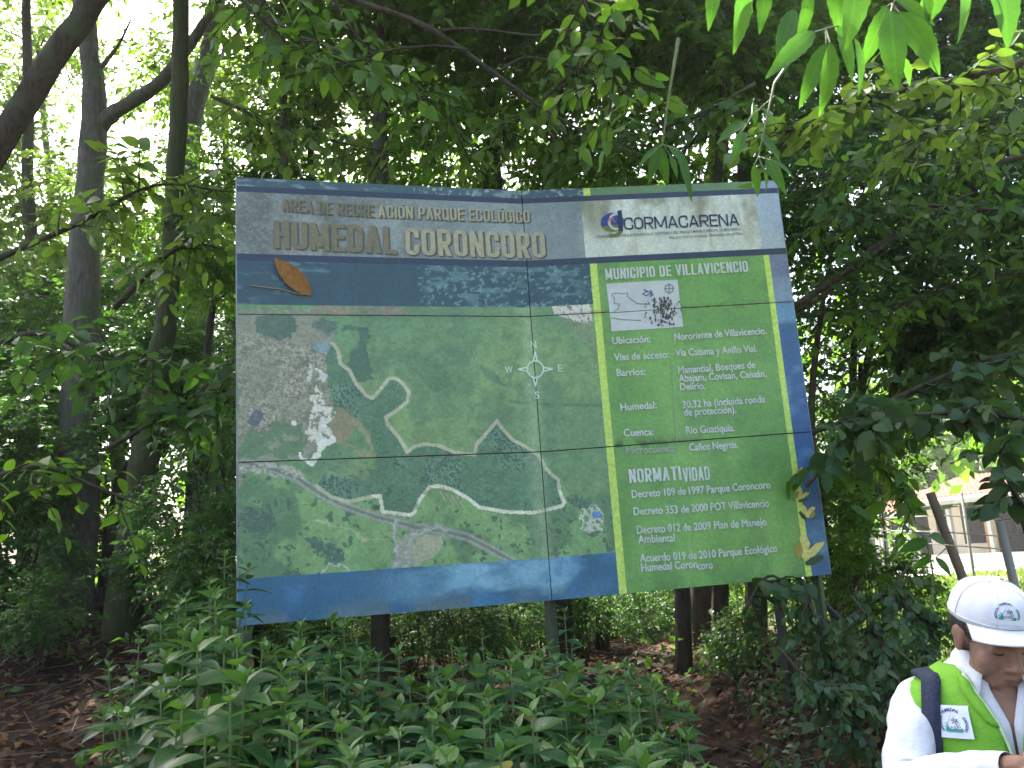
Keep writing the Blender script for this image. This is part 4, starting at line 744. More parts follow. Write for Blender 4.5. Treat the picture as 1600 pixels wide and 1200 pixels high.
bough(TP([(180, 480), (260, 400), (330, 350), (400, 330)], [7, 6.8, 6.7, 6.6]), [.03, .02, .012, .006], 22, 8, .14, LEAF_LIT, 'bright green branch just left of the board top corner', twl=.5, seed=4, droop=.5)
bough(TP([(-60, 560), (60, 520), (160, 560), (260, 560)], 6.2), [.03, .02, .012, .006], 22, 8, .15, LEAF_DARK, 'broad dark leaved branch across the left trunks at mid height', twl=.5, seed=5)
bough(TP([(-60, 760), (60, 730), (150, 760), (220, 790)], 5.2), [.02, .014, .01, .005], 12, 6, .12, LEAF_CAN, 'small leaved branch low at the left edge', twl=.42, seed=6)
bough(TP([(170, 700), (260, 650), (340, 620), (365, 560)], 6.2), [.02, .014, .01, .005], 20, 7, .15, LEAF_DARK, 'dark branch beside the left edge of the board', twl=.4, seed=7)
bough(TP([(1700, 60), (1560, 110), (1420, 140), (1290, 180), (1215, 215)], [5.0, 4.9, 4.9, 5.0, 5.1]), [.03, .022, .016, .01, .005], 34, 8, .125, LEAF_LIT, 'sunlit leafy branch reaching over the right end of the board', twl=.42, seed=8, down=.0)
bough(TP([(1720, 170), (1600, 200), (1500, 190), (1400, 230)], 5.6), [.03, .02, .012, .006], 30, 8, .115, LEAF_LIT, 'second sunlit branch at the right edge above the dark trees', twl=.45, seed=9)
bough(TP([(1700, 330), (1560, 330), (1420, 320), (1300, 330)], 6.2), [.03, .02, .012, .006], 34, 8, .125, LEAF_DARK, 'dark branch of medium leaves right of the board top', twl=.5, seed=10)
bough(TP([(1230, 690), (1340, 650), (1450, 600), (1560, 560), (1700, 540)], [6.6, 6.4, 6.3, 6.2, 6.2]), [.016, .02, .024, .03, .035], 34, 8, .14, LEAF_VINE, 'broad leaved dark bough right of the board above the house gap', twl=.45, seed=11)
bough(TP([(1720, 690), (1600, 655), (1500, 645), (1400, 650), (1310, 660)], 5.6), [.03, .022, .015, .01, .006], 34, 7, .14, LEAF_VINE, 'bough of heart shaped leaves hanging just above the house', twl=.34, seed=12, droop=.7)
bough(TP([(1700, 860), (1610, 800), (1570, 740), (1560, 700)], 5.2), [.02, .015, .01, .006], 12, 6, .14, LEAF_VINE, 'leaves at the right edge in front of the house yard', twl=.25, seed=13, droop=.7)
bough(TP([(1260, 760), (1320, 700), (1390, 740), (1440, 800)], 6.0), [.015, .012, .008, .005], 16, 7, .13, LEAF_CAN, 'drooping green branch left of the house gap', twl=.3, seed=14, droop=.7)
bough(TP([(1240, 480), (1330, 420), (1430, 350), (1520, 300)], 6.8), [.03, .026, .02, .012], 26, 8, .11, LEAF_DARK, 'slanting branch with dark leaves beside the blue board edge', twl=.5, seed=15)
bough(TP([(1160, 960), (1200, 900), (1240, 930), (1270, 1000)], 5.9), [.012, .01, .008, .004], 12, 6, .11, LEAF_VINE, 'leafy shoot hanging below the right end of the board', twl=.25, seed=16, droop=.9)
bough(TP([(880, -60), (930, 40), (960, 120), (1000, 170)], 5.2), [.015, .012, .008, .004], 18, 7, .14, LEAF_CAN, 'drooping leafy branch above the middle of the board', twl=.45, seed=17, droop=.7)
bough(TP([(330, -60), (420, 40), (520, 90), (600, 120)], 5.4), [.02, .014, .01, .005], 24, 7, .15, LEAF_CAN, 'hanging leafy branch above the board title', twl=.5, seed=18, droop=.8)
bough(TP([(500, -40), (560, 60), (640, 140), (720, 200)], 7.0), [.02, .015, .01, .005], 32, 8, .13, LEAF_CAN, 'green leafy branch above the left panel of the board', twl=.55, seed=41, droop=.6)
bough(TP([(1000, 20), (900, 110), (820, 180), (740, 240)], 7.2), [.02, .015, .01, .005], 32, 8, .13, LEAF_LIT, 'light green branch just above the fold of the board', twl=.5, seed=42, droop=.6)
bough(TP([(330, 150), (420, 190), (520, 220), (620, 240)], 7.2), [.02, .015, .01, .005], 30, 8, .13, LEAF_LIT, 'light green branch along the top left edge of the board', twl=.45, seed=43, droop=.6)
bough(TP([(1180, 130), (1090, 180), (980, 220), (900, 250)], 7.0), [.02, .015, .01, .005], 30, 8, .12, LEAF_CAN, 'green branch over the logo part of the board', twl=.45, seed=44, droop=.6)
bough(TP([(1700, 420), (1560, 430), (1420, 470), (1320, 520)], 7.0), [.02, .015, .01, .005], 34, 8, .12, LEAF_CAN, 'mid green branch halfway up the right side', twl=.5, seed=45, droop=.6)
bough(TP([(1620, 240), (1500, 260), (1380, 250), (1270, 280)], 6.4), [.02, .015, .01, .005], 32, 8, .11, LEAF_CAN, 'mid green branch below the sunlit branches at right', twl=.45, seed=46, droop=.5)
# bare limbs crossing the canopy
def bare(l, Y, r, label, tw=()):
    p, rr = smooth_path(TP(l, Y), r, 5); base = p[0].copy(); root = empty('bare_branch', base, label=label, cat='branch'); m = MB(); m.tube([q - base for q in p], rr, 8, .15, 3); m.build('limb', BARK, root, True)
    for t in tw:
        q, r2 = smooth_path(TP(t, Y - .05), [.014] + [.009] * (len(t) - 2) + [.004], 4); m = MB(); m.tube([x - base for x in q], r2, 5, .1, 4); m.build('twig', BARK, root, True)
bare([(440, -60), (540, -5), (640, 30), (700, 62), (780, 120), (850, 170), (930, 215), (1010, 245)], 6.0, [.03, .026, .023, .02, .017, .013, .009, .006], 'long dark branch running diagonally down above the board', [[(690, 48), (740, 45), (830, 55), (880, 50)], [(780, 112), (820, 90), (880, 100), (930, 112)], [(730, 78), (680, 72), (600, 80), (550, 98)]])
bare([(380, -40), (410, 15), (460, 55), (505, 70), (540, 88), (555, 108)], 5.8, [.03, .026, .024, .02, .016, .01], 'short dark branch curving down above the board title', [[(415, 30), (450, 80), (480, 115), (500, 135)]])
bare([(1215, 500), (1290, 460), (1350, 400), (1400, 365), (1430, 345)], 7.0, [.02, .022, .026, .022, .014], 'slanting bare branch right of the board', [])
# big backlit leaves hanging into the top right
HL = [((1297, 67), (1295, 181), 1.0), ((1291, 69), (1252, 160), .9), ((1272, 50), (1205, 107), .9), ((1240, 15), (1216, 88), .9), ((1262, -20), (1256, 80), 1), ((1161, -30), (1161, 78), 1), ((1392, 18), (1400, 132), 1.1), ((1405, 20), (1481, 108), 1.25), ((1400, 0), (1472, 32), .9), ((1386, 10), (1352, 100), 1), ((1408, 88), (1431, 136), .8), ((1335, 60), (1358, 145), .9), ((1300, -40), (1320, 60), 1.0), ((1200, -50), (1190, 50), .9), ((1340, -50), (1336, 66), 1.1), ((1440, -40), (1462, 40), 1.0), ((1120, -40), (1108, 40), .9), ((1310, 40), (1340, 120), .8), ((1500, -50), (1520, 60), 1.1), ((1560, -40), (1588, 60), 1.2), ((1480, -30), (1420, 60), 1.0)]
def hang(name, label, joints, L, Y, stem, seed):
    rn = random.Random(seed); base = P(*stem[0], Y); root = empty(name, base, label=label, cat='branch'); m = MB(); m.tube([P(x, y, Y) - base for x, y in stem], [.012] + [.007] * (len(stem) - 2) + [.004], 6)
    Ms = []
    for a, b, w in L:
        yy = Y + rn.uniform(-.25, .2); A = P(*a, yy) - base; B = P(*b, yy + rn.uniform(-.06, .12)) - base; v = B - A; ln = v.length; y = v.normalized()
        z = Vector((rn.uniform(-.55, .55), -1, rn.uniform(.1, .7))); z = (z - y * z.dot(y)).normalized(); x = y.cross(z)
        M = Matrix.Translation(A) @ Matrix((x * ln * w, y * ln, z * ln)).transposed().to_4x4(); Ms.append(M)
        j = min(joints, key=lambda q: (q[0] - a[0]) ** 2 + (q[1] - a[1]) ** 2); m.tube([P(*j, Y) - base, A], [.004, .003], 4)
    m.build('stem', STEM, root); leaf_objects(root, LEAF_HANG, Ms)
hang('hanging_branch', 'hanging branch of big backlit bright green leaves at the top right', [(1290, 45), (1395, 5), (1250, -20), (1165, -45), (1330, -60), (1500, -60)], HL, 2.9, [(1700, -200), (1500, -120), (1395, 5)], 1)
hang('hanging_branch', 'cluster of drooping leaves touching the board top left of the logo', [(1035, 225)], [((1031, 228), (1041, 290), 1), ((1043, 228), (1087, 264), 1), ((1047, 243), (1062, 278), .9), ((1028, 230), (996, 255), .9), ((1030, 232), (1012, 285), .9), ((1060, 235), (1084, 306), .5)], 4.8, [(1060, 60), (1045, 150), (1035, 225)], 2)
hang('hanging_branch', 'drooping leaf cluster over the top right corner of the board', [(1185, 245), (1175, 180), (1200, 215)], [((1178, 258), (1186, 306), 1), ((1198, 246), (1227, 298), .9), ((1205, 250), (1246, 272), .9), ((1176, 160), (1183, 196), 1.1), ((1190, 170), (1228, 200), 1.2), ((1185, 210), (1226, 245), 1), ((1160, 205), (1148, 250), 1), ((1210, 150), (1226, 155), 1.6), ((1192, 262), (1204, 300), .8), ((1165, 190), (1120, 215), 1)], 4.2, [(1260, 60), (1210, 130), (1185, 245)], 3)

# ------------------------------------------------------------------ tall leafy herbs in the foreground
def herb(x, y, top, size, seed, label, group, nb=2, alt=False):
    rn = random.Random(seed); g = tz(x, y); h = top - g; root = empty('leafy_plant', (x, y, g), label=label, cat='plant', group=group); m = MB(); old, young = [], []
    tips = [(Vector((rn.uniform(-.08, .08), rn.uniform(-.08, .08), h)), 0)] + [(Vector((rn.uniform(-.22, .22), rn.uniform(-.22, .22), h - rn.uniform(.06, .3))), 1) for _ in range(nb)]
    for tip, br in tips:
        b0 = Vector((0, 0, -.05)) if not br else Vector((0, 0, max(.05, h - .65))); mid = b0.lerp(tip, .5) + Vector((tip.x * .25, tip.y * .25, 0)); p, r = smooth_path([b0, mid, tip], [.008, .006, .003], 8); m.tube(p, r, 5)
        L = sum((p[i + 1] - p[i]).length for i in range(len(p) - 1)); pos = L; rot = rn.uniform(0, 3.14); k = 0; n = 0
        acc = [0]
        for i in range(len(p) - 1): acc.append(acc[-1] + (p[i + 1] - p[i]).length)
        while pos > 0 and n < (8 if not br else 6):
            i = max(j for j in range(len(acc)) if acc[j] <= pos + 1e-6); i = min(i, len(p) - 2); q = p[i].lerp(p[i + 1], min(1, (pos - acc[i]) / max(1e-6, acc[i + 1] - acc[i]))); t = (p[i + 1] - p[i]).normalized()
            f = min(1, .35 + .22 * n); el = [1.1, .65, .35, .12, -.1, -.25, -.35, -.4][n] + rn.uniform(-.15, .15)
            for sgn in (0, math.pi):
                a = rot + sgn + rn.uniform(-.2, .2); o = Vector((math.cos(a), math.sin(a), 0)); ax = (o * math.cos(el) + Vector((0, 0, 1)) * math.sin(el)).normalized(); nz_ = (Vector((0, 0, 1)) * math.cos(el) - o * math.sin(el) + Vector((rn.gauss(0, .2), rn.gauss(0, .2), 0))); nz_ = (nz_ - ax * nz_.dot(ax)).normalized(); xx = ax.cross(nz_)
                s = size * f * rn.uniform(.8, 1.15); M = Matrix.Translation(q) @ Matrix((xx * s * rn.uniform(.9, 1.15), ax * s, nz_ * s)).transposed().to_4x4(); (young if n < 2 else old).append(M)
            pos -= .020 + .020 * n if n < 3 else rn.uniform(.055, .075); rot += 1.57; n += 1
    m.build('stem', STEM, root, True); sick = [M for M in old if rn.random() < .035]; leaf_objects(root, LEAF_DARK if alt else LEAF_SHRUB, [M for M in old if M not in sick]); leaf_objects(root, LEAF_DARK if alt else LEAF_YOUNG, young); leaf_objects(root, LEAF_SICK, sick); return root
SKY_ = [(150, 1190), (200, 1110), (235, 1010), (260, 945), (330, 890), (375, 930), (430, 985), (500, 968), (560, 1010), (650, 1035), (720, 1010), (760, 985), (840, 1000), (920, 1015), (980, 1030), (1030, 1055), (1080, 1095), (1130, 1150), (1170, 1210)]
rn = random.Random(77)
for row, (Y, off, stp) in enumerate(((4.4, 0, 40), (3.9, 22, 44), (3.45, 52, 50), (3.05, 88, 58), (2.7, 130, 66), (2.4, 175, 76))):
    px = 215 + row * 12
    while px < 1120:
        yy = float(np.interp(px, [a for a, _ in SKY_], [b for _, b in SKY_])) + off + rn.uniform(-18, 28); q = P(px, yy, Y + rn.uniform(-.15, .15))
        if yy < 1230 and not (row < 2 and px > 1050): herb(q.x, q.y, q.z, rn.choice((.11, .14, .155, .17, .185)) * rn.uniform(.9, 1.1), rn.randint(0, 99999), 'dark green herb with pointed leaves in the thicket below the board', 'leafy herbs in the thicket below the board', rn.choice((1, 2, 3)), rn.random() < .14)
        px += stp * rn.uniform(.8, 1.2)
for px, py, Y, s, lab in ((865, 955, 5.2, .12, 'single leafy plant climbing the middle post of the board'), (545, 975, 4.3, .17, 'dark broad leaved plant touching the lower board edge'), (205, 1000, 4.3, .15, 'greyish dark plant left of the tall herb by the board corner'), (165, 1120, 3.3, .16, 'bright pointed leaved plant alone at the lower left'), (330, 872, 4.7, .14, 'tallest herb, standing in front of the lower left board corner'), (445, 978, 4.6, .15, 'plant with one upright leaf close under the blue foot of the board')):
    q = P(px, py, Y); herb(q.x, q.y, q.z, s, rn.randint(0, 9999), lab, None, 2)
# vines over the bank at the right
def vine(pts, n, size, label, seed, lm=LEAF_VINE, per=9, twl=.22):
    return bough(pts, [.008] * len(pts), n, per, size, lm, label, cat='vine', name='climbing_vine', twl=twl, seed=seed, droop=.9, down=.3, bark=BARK, flat=.3)
def on_bank(l, Y, h=.12): return [Vector((P(x, y, Y).x, Y, tz(P(x, y, Y).x, Y) + h)) for x, y in l]
vine(TP([(1255, 905), (1270, 960), (1300, 1010), (1310, 1080)], 5.5), 34, .068, 'heart leaved vine hanging round the right post of the board', 31)
vine(TP([(1330, 930), (1370, 990), (1390, 1060), (1385, 1120)], 4.9), 34, .068, 'heart leaved vine over the bank between post and person', 32)
vine(TP([(1215, 1010), (1260, 1060), (1320, 1100), (1350, 1160)], 4.6), 30, .06, 'low vine creeping over the bank below the right post', 33)
vine(TP([(1420, 880), (1400, 930), (1440, 980), (1450, 1040)], 5.4), 30, .075, 'broad leaved vine behind the white cap', 34)
rng = np.random.default_rng(8); n = 13000; x = rng.uniform(.75, 4.6, n); y = rng.uniform(3.0, 8.2, n); z = TZ(x, y); k = (fbm(x * 2.2, y * 2.2, 4, 21) > .40) & ~((x < 1.5) & (y > 5.5)); x, y, z = x[k], y[k], z[k]; n = len(x)
ax = rng.normal(0, 1, (n, 3)) + np.array([0, -.6, .35]); nr = rng.normal(0, .45, (n, 3)) + np.array([0, -.3, 1]); pos = np.stack([x, y, z + rng.uniform(.01, .26, n) * (.4 + fbm(x * 3, y * 3, 3, 22))], 1)
me = merged('ground_cover', LOW, pos, frames(ax, nr), rng.uniform(.035, .085, n)); link('ground_cover', me, L_VINE, label='low tangled ground cover on the bank right of the herbs', cat='ground cover', kind='stuff')
n = 22000; x = rng.uniform(-8, 4, n); y = 3 + 12 * rng.uniform(0, 1, n) ** 1.3; z = TZ(x, y); ax = rng.normal(0, 1, (n, 3)); ax[:, 2] *= .25; nr = rng.normal(0, .35, (n, 3)) + np.array([0, 0, 1])
me = merged('leaf_litter', LOWQ, np.stack([x, y, z + rng.uniform(.005, .04, n)], 1), frames(ax, nr), rng.uniform(.05, .12, n)); link('leaf_litter', me, L_DRY, label='brown dry leaf litter covering the forest floor', cat='leaf litter', kind='stuff')
n = 1500; x = rng.uniform(-6, 3.5, n); y = rng.uniform(3, 11, n); mb = MB()
for i in range(n):
    a = rng.uniform(0, 6.28); L = rng.uniform(.1, .45); z0 = tz(x[i], y[i]) + .02; mb.tube([(x[i], y[i], z0), (x[i] + math.cos(a) * L, y[i] + math.sin(a) * L, z0 + rng.uniform(0, .12))], [.005, .003], 3, cap=False)
mb.build('fallen_twigs', simple('dead_twig', (.14, .10, .07), (.07, .05, .035), rough=.9), label='fallen twigs scattered over the litter', cat='twigs', kind='stuff')
# low undergrowth carpets among the trunks
n = 12000; x = rng.uniform(-9, 3.4, n); y = rng.uniform(6.5, 20, n); k = fbm(x * .8, y * .8, 4, 33) > .5; x, y = x[k], y[k]; n = len(x); z = TZ(x, y)
me = merged('undergrowth', LOW, np.stack([x, y, z + rng.uniform(.02, .55, n) ** 1.4], 1), frames(rng.normal(0, 1, (n, 3)), rng.normal(0, .6, (n, 3)) + np.array([0, 0, .9])), rng.uniform(.06, .13, n)); link('undergrowth', me, L_DARK, label='low green undergrowth between the trunks', cat='undergrowth', kind='stuff')
n = 26000; x = rng.uniform(3.2, 22, n); y = rng.uniform(6, 30, n); k = (fbm(x * .5, y * .5, 3, 41) > .36) & (x > 3.2 + .12 * y); x, y = x[k], y[k]; n = len(x); ax = rng.normal(0, .35, (n, 3)) + np.array([0, 0, 1]); nr = rng.normal(0, 1, (n, 3)) * np.array([1, 1, .1])
me = merged('grass', LOWQ, np.stack([x, y, TZ(x, y) - .01], 1), frames(ax, nr), rng.uniform(.08, .26, n)); link('grass', me, L_GRASS, label='sunny rough grass between the fence and the house', cat='grass', kind='stuff')

# ------------------------------------------------------------------ the house across the clearing
HA = P(1352, 862, 44); HA.z = 0; HB = P(1640, 862, 35.5); HB.z = 0; hd = (HB - HA); HL_ = hd.length; hrz = math.atan2(hd.y, hd.x)
CREAM = simple('cream_plaster', (.62, .56, .46), (.54, .48, .40), scale=2, rough=.9); ORNG = simple('orange_plaster', (.50, .30, .16), (.42, .26, .15), scale=2, rough=.9); CONC = simple('pale_concrete', (.52, .50, .46), (.40, .39, .36), scale=1.2, rough=.9)
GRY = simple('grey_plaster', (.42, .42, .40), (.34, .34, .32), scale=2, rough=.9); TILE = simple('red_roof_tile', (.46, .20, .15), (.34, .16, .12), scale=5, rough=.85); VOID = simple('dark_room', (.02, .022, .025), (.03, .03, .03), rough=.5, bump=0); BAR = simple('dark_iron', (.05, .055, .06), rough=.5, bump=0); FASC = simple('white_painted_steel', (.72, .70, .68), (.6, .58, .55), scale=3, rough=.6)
house = empty('house', HA, hrz, label='single storey house with red tiled roof, white eaves and barred dark openings', cat='house')
L = HL_
def hb(name, c, d, m, parent=house): q = MB(); q.box(c, d); return q.build(name, m, parent)
hb('plinth', (L / 2, 1.2, .12), (L + .4, 4.4, .24), CONC)
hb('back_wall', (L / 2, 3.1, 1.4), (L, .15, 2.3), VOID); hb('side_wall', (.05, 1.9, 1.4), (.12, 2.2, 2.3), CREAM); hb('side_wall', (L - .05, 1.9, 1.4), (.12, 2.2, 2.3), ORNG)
# front wall pieces between the openings: (x0, x1, z0, z1)
OP = [(.9, 3.0), (3.35, 4.2), (4.6, 5.6), (6.1, 7.5)]
OP = [(a * L / 8.6, b * L / 8.6) for a, b in OP]; x = .12
for i, (a, b) in enumerate(OP + [(L, L)]):
    if a > x: hb('wall_pier', ((x + a) / 2, .9, 1.4), (a - x, .14, 2.3), (CREAM if i != 3 else ORNG))
    if a < L:
        hb('window_sill', ((a + b) / 2, .9, .24 + .3 * (i in (1, 2)) + .02), (b - a, .13, .04 + .6 * (i in (1, 2))), CREAM); g = MB(); n = int((b - a) / .13)
        for k in range(n + 1): g.box((a + (b - a) * k / n, .88, 1.4), (.022, .022, 2.2))
        for z in (.5, .95, 1.4, 1.9, 2.3): g.box(((a + b) / 2, .88, z), (b - a, .02, .02))
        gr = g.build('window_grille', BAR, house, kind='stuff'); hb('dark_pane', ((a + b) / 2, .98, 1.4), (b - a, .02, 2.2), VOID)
    x = b
for k, u in enumerate((.02, .17, .36, .60, .80, .98)):
    hb('porch_column', (L * u, -.7, 1.35), (.18, .18, 2.25), GRY)
for (x0, x1, zz, yo) in ((-.4, L * .34, 2.52, 0), (L * .34, L + .6, 2.95, .0)):
    q = MB(); q.add([(x0, -1.2, zz), (x1, -1.2, zz), (x1, 3.6, zz + 1.1), (x0, 3.6, zz + 1.1), (x0, -1.2, zz - .12), (x1, -1.2, zz - .12), (x1, 3.6, zz + .95), (x0, 3.6, zz + .95)], [(0, 1, 2, 3), (4, 7, 6, 5), (0, 4, 5, 1), (1, 5, 6, 2), (2, 6, 7, 3), (3, 7, 4, 0)]); rf = q.build('roof', FASC, house)
    t = MB(); n = int((x1 - x0) / .24)
    for i in range(n):
        for j in range(8):
            a = x0 + (i + .5) * (x1 - x0) / n; y0 = -1.15 + j * .58; z0 = zz + .03 + (y0 + 1.2) * 1.1 / 4.8
            t.add([(a - .1, y0, z0), (a, y0, z0 + .07), (a + .1, y0, z0), (a - .1, y0 + .6, z0 + .12), (a, y0 + .6, z0 + .19), (a + .1, y0 + .6, z0 + .12)], [(0, 1, 4, 3), (1, 2, 5, 4), (0, 2, 1)])
    t.build('roof_tiles', TILE, rf, kind='stuff')
hb('eave_beam', (L * .17, -.95, 2.42), (L * .34 + .3, .12, .14), FASC); hb('eave_beam', (L * .67, -.95, 2.75), (L * .66 + .3, .12, .16), GRY)
yd = bpy.data.objects.new('x', None); bpy.data.objects.remove(yd)
c1 = [P(1300, 893, 1) for _ in (0,)]; ux = hd.normalized(); nx = Vector((ux.y, -ux.x, 0))
q = MB(); A = HA - ux * 3 + nx * 1.3; q.add([A + Vector((0, 0, .012)), A + ux * (L + 12) + Vector((0, 0, .012)), A + ux * (L + 12) + nx * 12 + Vector((0, 0, .012)), A + nx * 12 + Vector((0, 0, .012))], [(0, 3, 2, 1)]); q.build('yard_paving', CONC, kind='structure')
q = MB(); A = HA + ux * (L * .62) + nx * 3.2; q.box((0, 0, .28), (L * .5, .14, .56), Matrix.Rotation(hrz, 3, 'Z')); o = q.build('low_wall', CONC, label='low pale concrete wall in front of the house yard', cat='wall'); o.location = (A.x + ux.x * L * .25, A.y + ux.y * L * .25, .013)
# ------------------------------------------------------------------ wire fence with tilted posts
WOOD = simple('weathered_wood', (.30, .22, .16), (.19, .14, .10), scale=5, rough=.9, stretch=(1, 1, .15), bump=.5); WOODG = simple('grey_wood', (.36, .34, .30), (.22, .21, .19), scale=5, rough=.9, stretch=(1, 1, .15), bump=.5)
f0 = P(1500, 900, 8.5); fence = empty('wire_fence', (f0.x, f0.y, 0), label='three strand wire fence on tilted wooden posts before the house', cat='fence')
def post(top, bot, Y, r, m, lab=None):
    a, b = P(*top, Y), P(*bot, Y); d = (b - a).normalized(); g = tz(b.x, b.y) - .1; b = a + d * ((g - a.z) / d.z); mb = MB(); mb.tube([a - fence.location, a.lerp(b, .5) - fence.location, b - fence.location], [r, r * 1.05, r * 1.1], 8, .12, int(top[0])); mb.build('post', m, fence, True, label=lab)
post((1453, 770), (1505, 905), 8.4, .045, WOOD, 'brown leaning fence post'); post((1562, 815), (1582, 900), 7.4, .036, WOODG, 'grey fence post'); post((1343, 800), (1362, 866), 11.5, .07, WOODG, 'pale fence post'); post((1376, 795), (1384, 866), 13, .05, WOODG); post((1502, 770), (1516, 860), 12.5, .02, WOODG, 'thin pale stake'); post((1660, 780), (1690, 900), 7.0, .06, WOODG)
for k, (dy) in enumerate((0, 26, 46)):
    mb = MB(); mb.tube([P(1342, 812 + dy * .62, 11.5) - fence.location, P(1472, 805 + dy, 8.45) - fence.location, P(1566, 826 + dy * 1.0 - 14, 7.45) - fence.location, P(1668, 800 + dy * 1.2, 7.0) - fence.location], .0055, 4); mb.build('wire', simple('wire', (.5, .5, .5), rough=.4, bump=0, metal=.5) if k == 0 else bpy.data.materials['wire'], fence)
# large dark leaves in front of the fence
hang('broad_leaved_plant', 'plant with large dark drooping leaves before the fence posts', [(1440, 835), (1490, 845)], [((1450, 846), (1402, 858), 1.6), ((1452, 838), (1488, 846), 1.1), ((1455, 868), (1425, 892), 1.2), ((1462, 872), (1492, 900), 1.1), ((1330, 790), (1366, 812), 1.1)], 5.8, [(1455, 960), (1458, 900), (1448, 838)], 5)

# ------------------------------------------------------------------ the person in the lime vest
PY = 2.2; p0 = P(1546, 1000, PY); PX = p0.x; HS = 1.0
person = empty('person', (PX, PY, 0), R(-20), label='person in lime vest, white shirt and white cap looking down at the lower right', cat='person')
SKIN = None
def skinmat():
    m, nt, out = nodes('skin'); tc = N(nt, 'ShaderNodeTexCoord'); nz = N(nt, 'ShaderNodeTexNoise', Scale=22, Detail=6, Roughness=.6); nt.links.new(tc.outputs['Object'], nz.inputs[0])
    b = N(nt, 'ShaderNodeBsdfPrincipled', Roughness=.5); b.inputs['Specular IOR Level'].default_value = .35; b.inputs['Subsurface Weight'].default_value = .12; b.inputs['Subsurface Radius'].default_value = (.01, .004, .002)
    nt.links.new(ramp(nt, nz.outputs[0], [(.3, (.20, .105, .07)), (.7, (.30, .165, .11))]), b.inputs['Base Color'])
    bp = N(nt, 'ShaderNodeBump', Strength=.25, Distance=.003); n2 = N(nt, 'ShaderNodeTexNoise', Scale=120, Detail=4); nt.links.new(tc.outputs['Object'], n2.inputs[0]); nt.links.new(n2.outputs[0], bp.inputs['Height']); nt.links.new(bp.outputs[0], b.inputs['Normal'])
    nt.links.new(b.outputs[0], out.inputs[0]); return m
SKIN = skinmat()
SHIRT = simple('white_shirt', (.68, .70, .73), (.62, .64, .68), scale=6, rough=.85, bump=.25, bscale=60, spec=.15); VEST = simple('lime_vest', (.20, .47, .045), (.165, .40, .04), scale=4, rough=.8, bump=.2, bscale=90, spec=.15)
CAPM = simple('cap_cotton', (.72, .74, .77), (.66, .68, .72), scale=9, rough=.85, bump=.05, bscale=160, spec=.15); HAIR = simple('black_hair', (.012, .010, .010), (.03, .024, .02), scale=30, rough=.45, bump=.4, stretch=(3, 3, .4), spec=.5)
NAVYC = simple('navy_webbing', (.02, .028, .055), (.03, .04, .07), scale=40, rough=.8, bump=.3); BLUEC = simple('blue_cloth', (.06, .14, .42), (.05, .11, .34), scale=12, rough=.7, bump=.2); JEAN = simple('dark_trousers', (.03, .04, .07), (.05, .06, .09), scale=20, rough=.9); SHOE = simple('black_shoe', (.02, .02, .02), rough=.5); ZIP = simple('pale_zip', (.55, .68, .45), (.45, .58, .36), scale=60, rough=.6)
LIP = simple('lip', (.17, .065, .05), rough=.45, bump=0); BROW = simple('brow_hair', (.03, .02, .015), rough=.7, bump=0)
def ball(m, c, r, M=None, n=12):
    r = r if hasattr(r, '__len__') else (r, r, r); vs = [Vector((0, 0, r[2]))]; fs = []
    for i in range(1, n):
        for k in range(2 * n):
            a, b = math.pi * i / n, math.pi * k / n; vs.append(Vector((r[0] * math.sin(a) * math.cos(b), r[1] * math.sin(a) * math.sin(b), r[2] * math.cos(a))))
    vs.append(Vector((0, 0, -r[2]))); w = 2 * n
    for k in range(w): fs.append((0, 1 + k, 1 + (k + 1) % w)); fs.append((len(vs) - 1, 1 + (n - 2) * w + (k + 1) % w, 1 + (n - 2) * w + k))
    for i in range(n - 2):
        for k in range(w): fs.append((1 + i * w + k, 1 + (i + 1) * w + k, 1 + (i + 1) * w + (k + 1) % w, 1 + i * w + (k + 1) % w))
    c = Vector(c); m.add([(M @ (v + c)) if M else v + c for v in vs], fs)
def capsule(m, a, b, ra, rb, M=None, n=10):
    a, b = Vector(a), Vector(b)
    if M: a, b = M @ a, M @ b
    d = (b - a).normalized(); pts, rs = [], []
    for k in range(5): t = math.pi / 2 * (k + .15) / 5; pts.append(a - d * ra * math.cos(t)); rs.append(ra * math.sin(t))
    pts += [a, b]; rs += [ra, rb]
    for k in range(5)[::-1]: t = math.pi / 2 * (k + .15) / 5; pts.append(b + d * rb * math.cos(t)); rs.append(rb * math.sin(t))
    m.tube(pts, rs, n)
HM = Matrix.Translation((.0, -.044, 1.344)) @ Matrix.Rotation(R(23), 4, 'Z') @ Matrix.Rotation(R(18), 4, 'X') @ Matrix.Rotation(R(3), 4, 'Y') @ Matrix.Diagonal((.97, .97, .97, 1))
b_ = MB()
ball(b_, (0, .012, .032), (.074, .092, .086), HM); ball(b_, (0, -.030, -.028), (.064, .058, .082), HM)
for s in (-1, 1):
    ball(b_, (s * .037, -.052, -.036), (.030, .030, .036), HM); ball(b_, (s * .031, -.068, -.001), (.017, .013, .012), HM); ball(b_, (s * .0125, -.094, -.040), (.0095, .011, .0085), HM)
    ball(b_, (s * .074, .012, -.006), (.009, .019, .031), HM); ball(b_, (s * .079, .020, .008), (.007, .014, .018), HM); ball(b_, (s * .042, -.02, -.072), (.022, .035, .026), HM); capsule(b_, (s * .012, -.086, .020), (s * .046, -.066, .024), .0095, .008, HM)
    capsule(b_, (s * .02, -.082, -.047), (s * .034, -.07, -.068), .007, .007, HM)
ball(b_, (0, -.045, -.078), (.046, .044, .036), HM); ball(b_, (0, -.076, -.100), (.021, .015, .016), HM); capsule(b_, (0, -.080, .014), (0, -.101, -.030), .0085, .011, HM); ball(b_, (0, -.104, -.036), (.0135, .0125, .011), HM)
ball(b_, (0, -.078, -.062), (.028, .017, .017), HM)
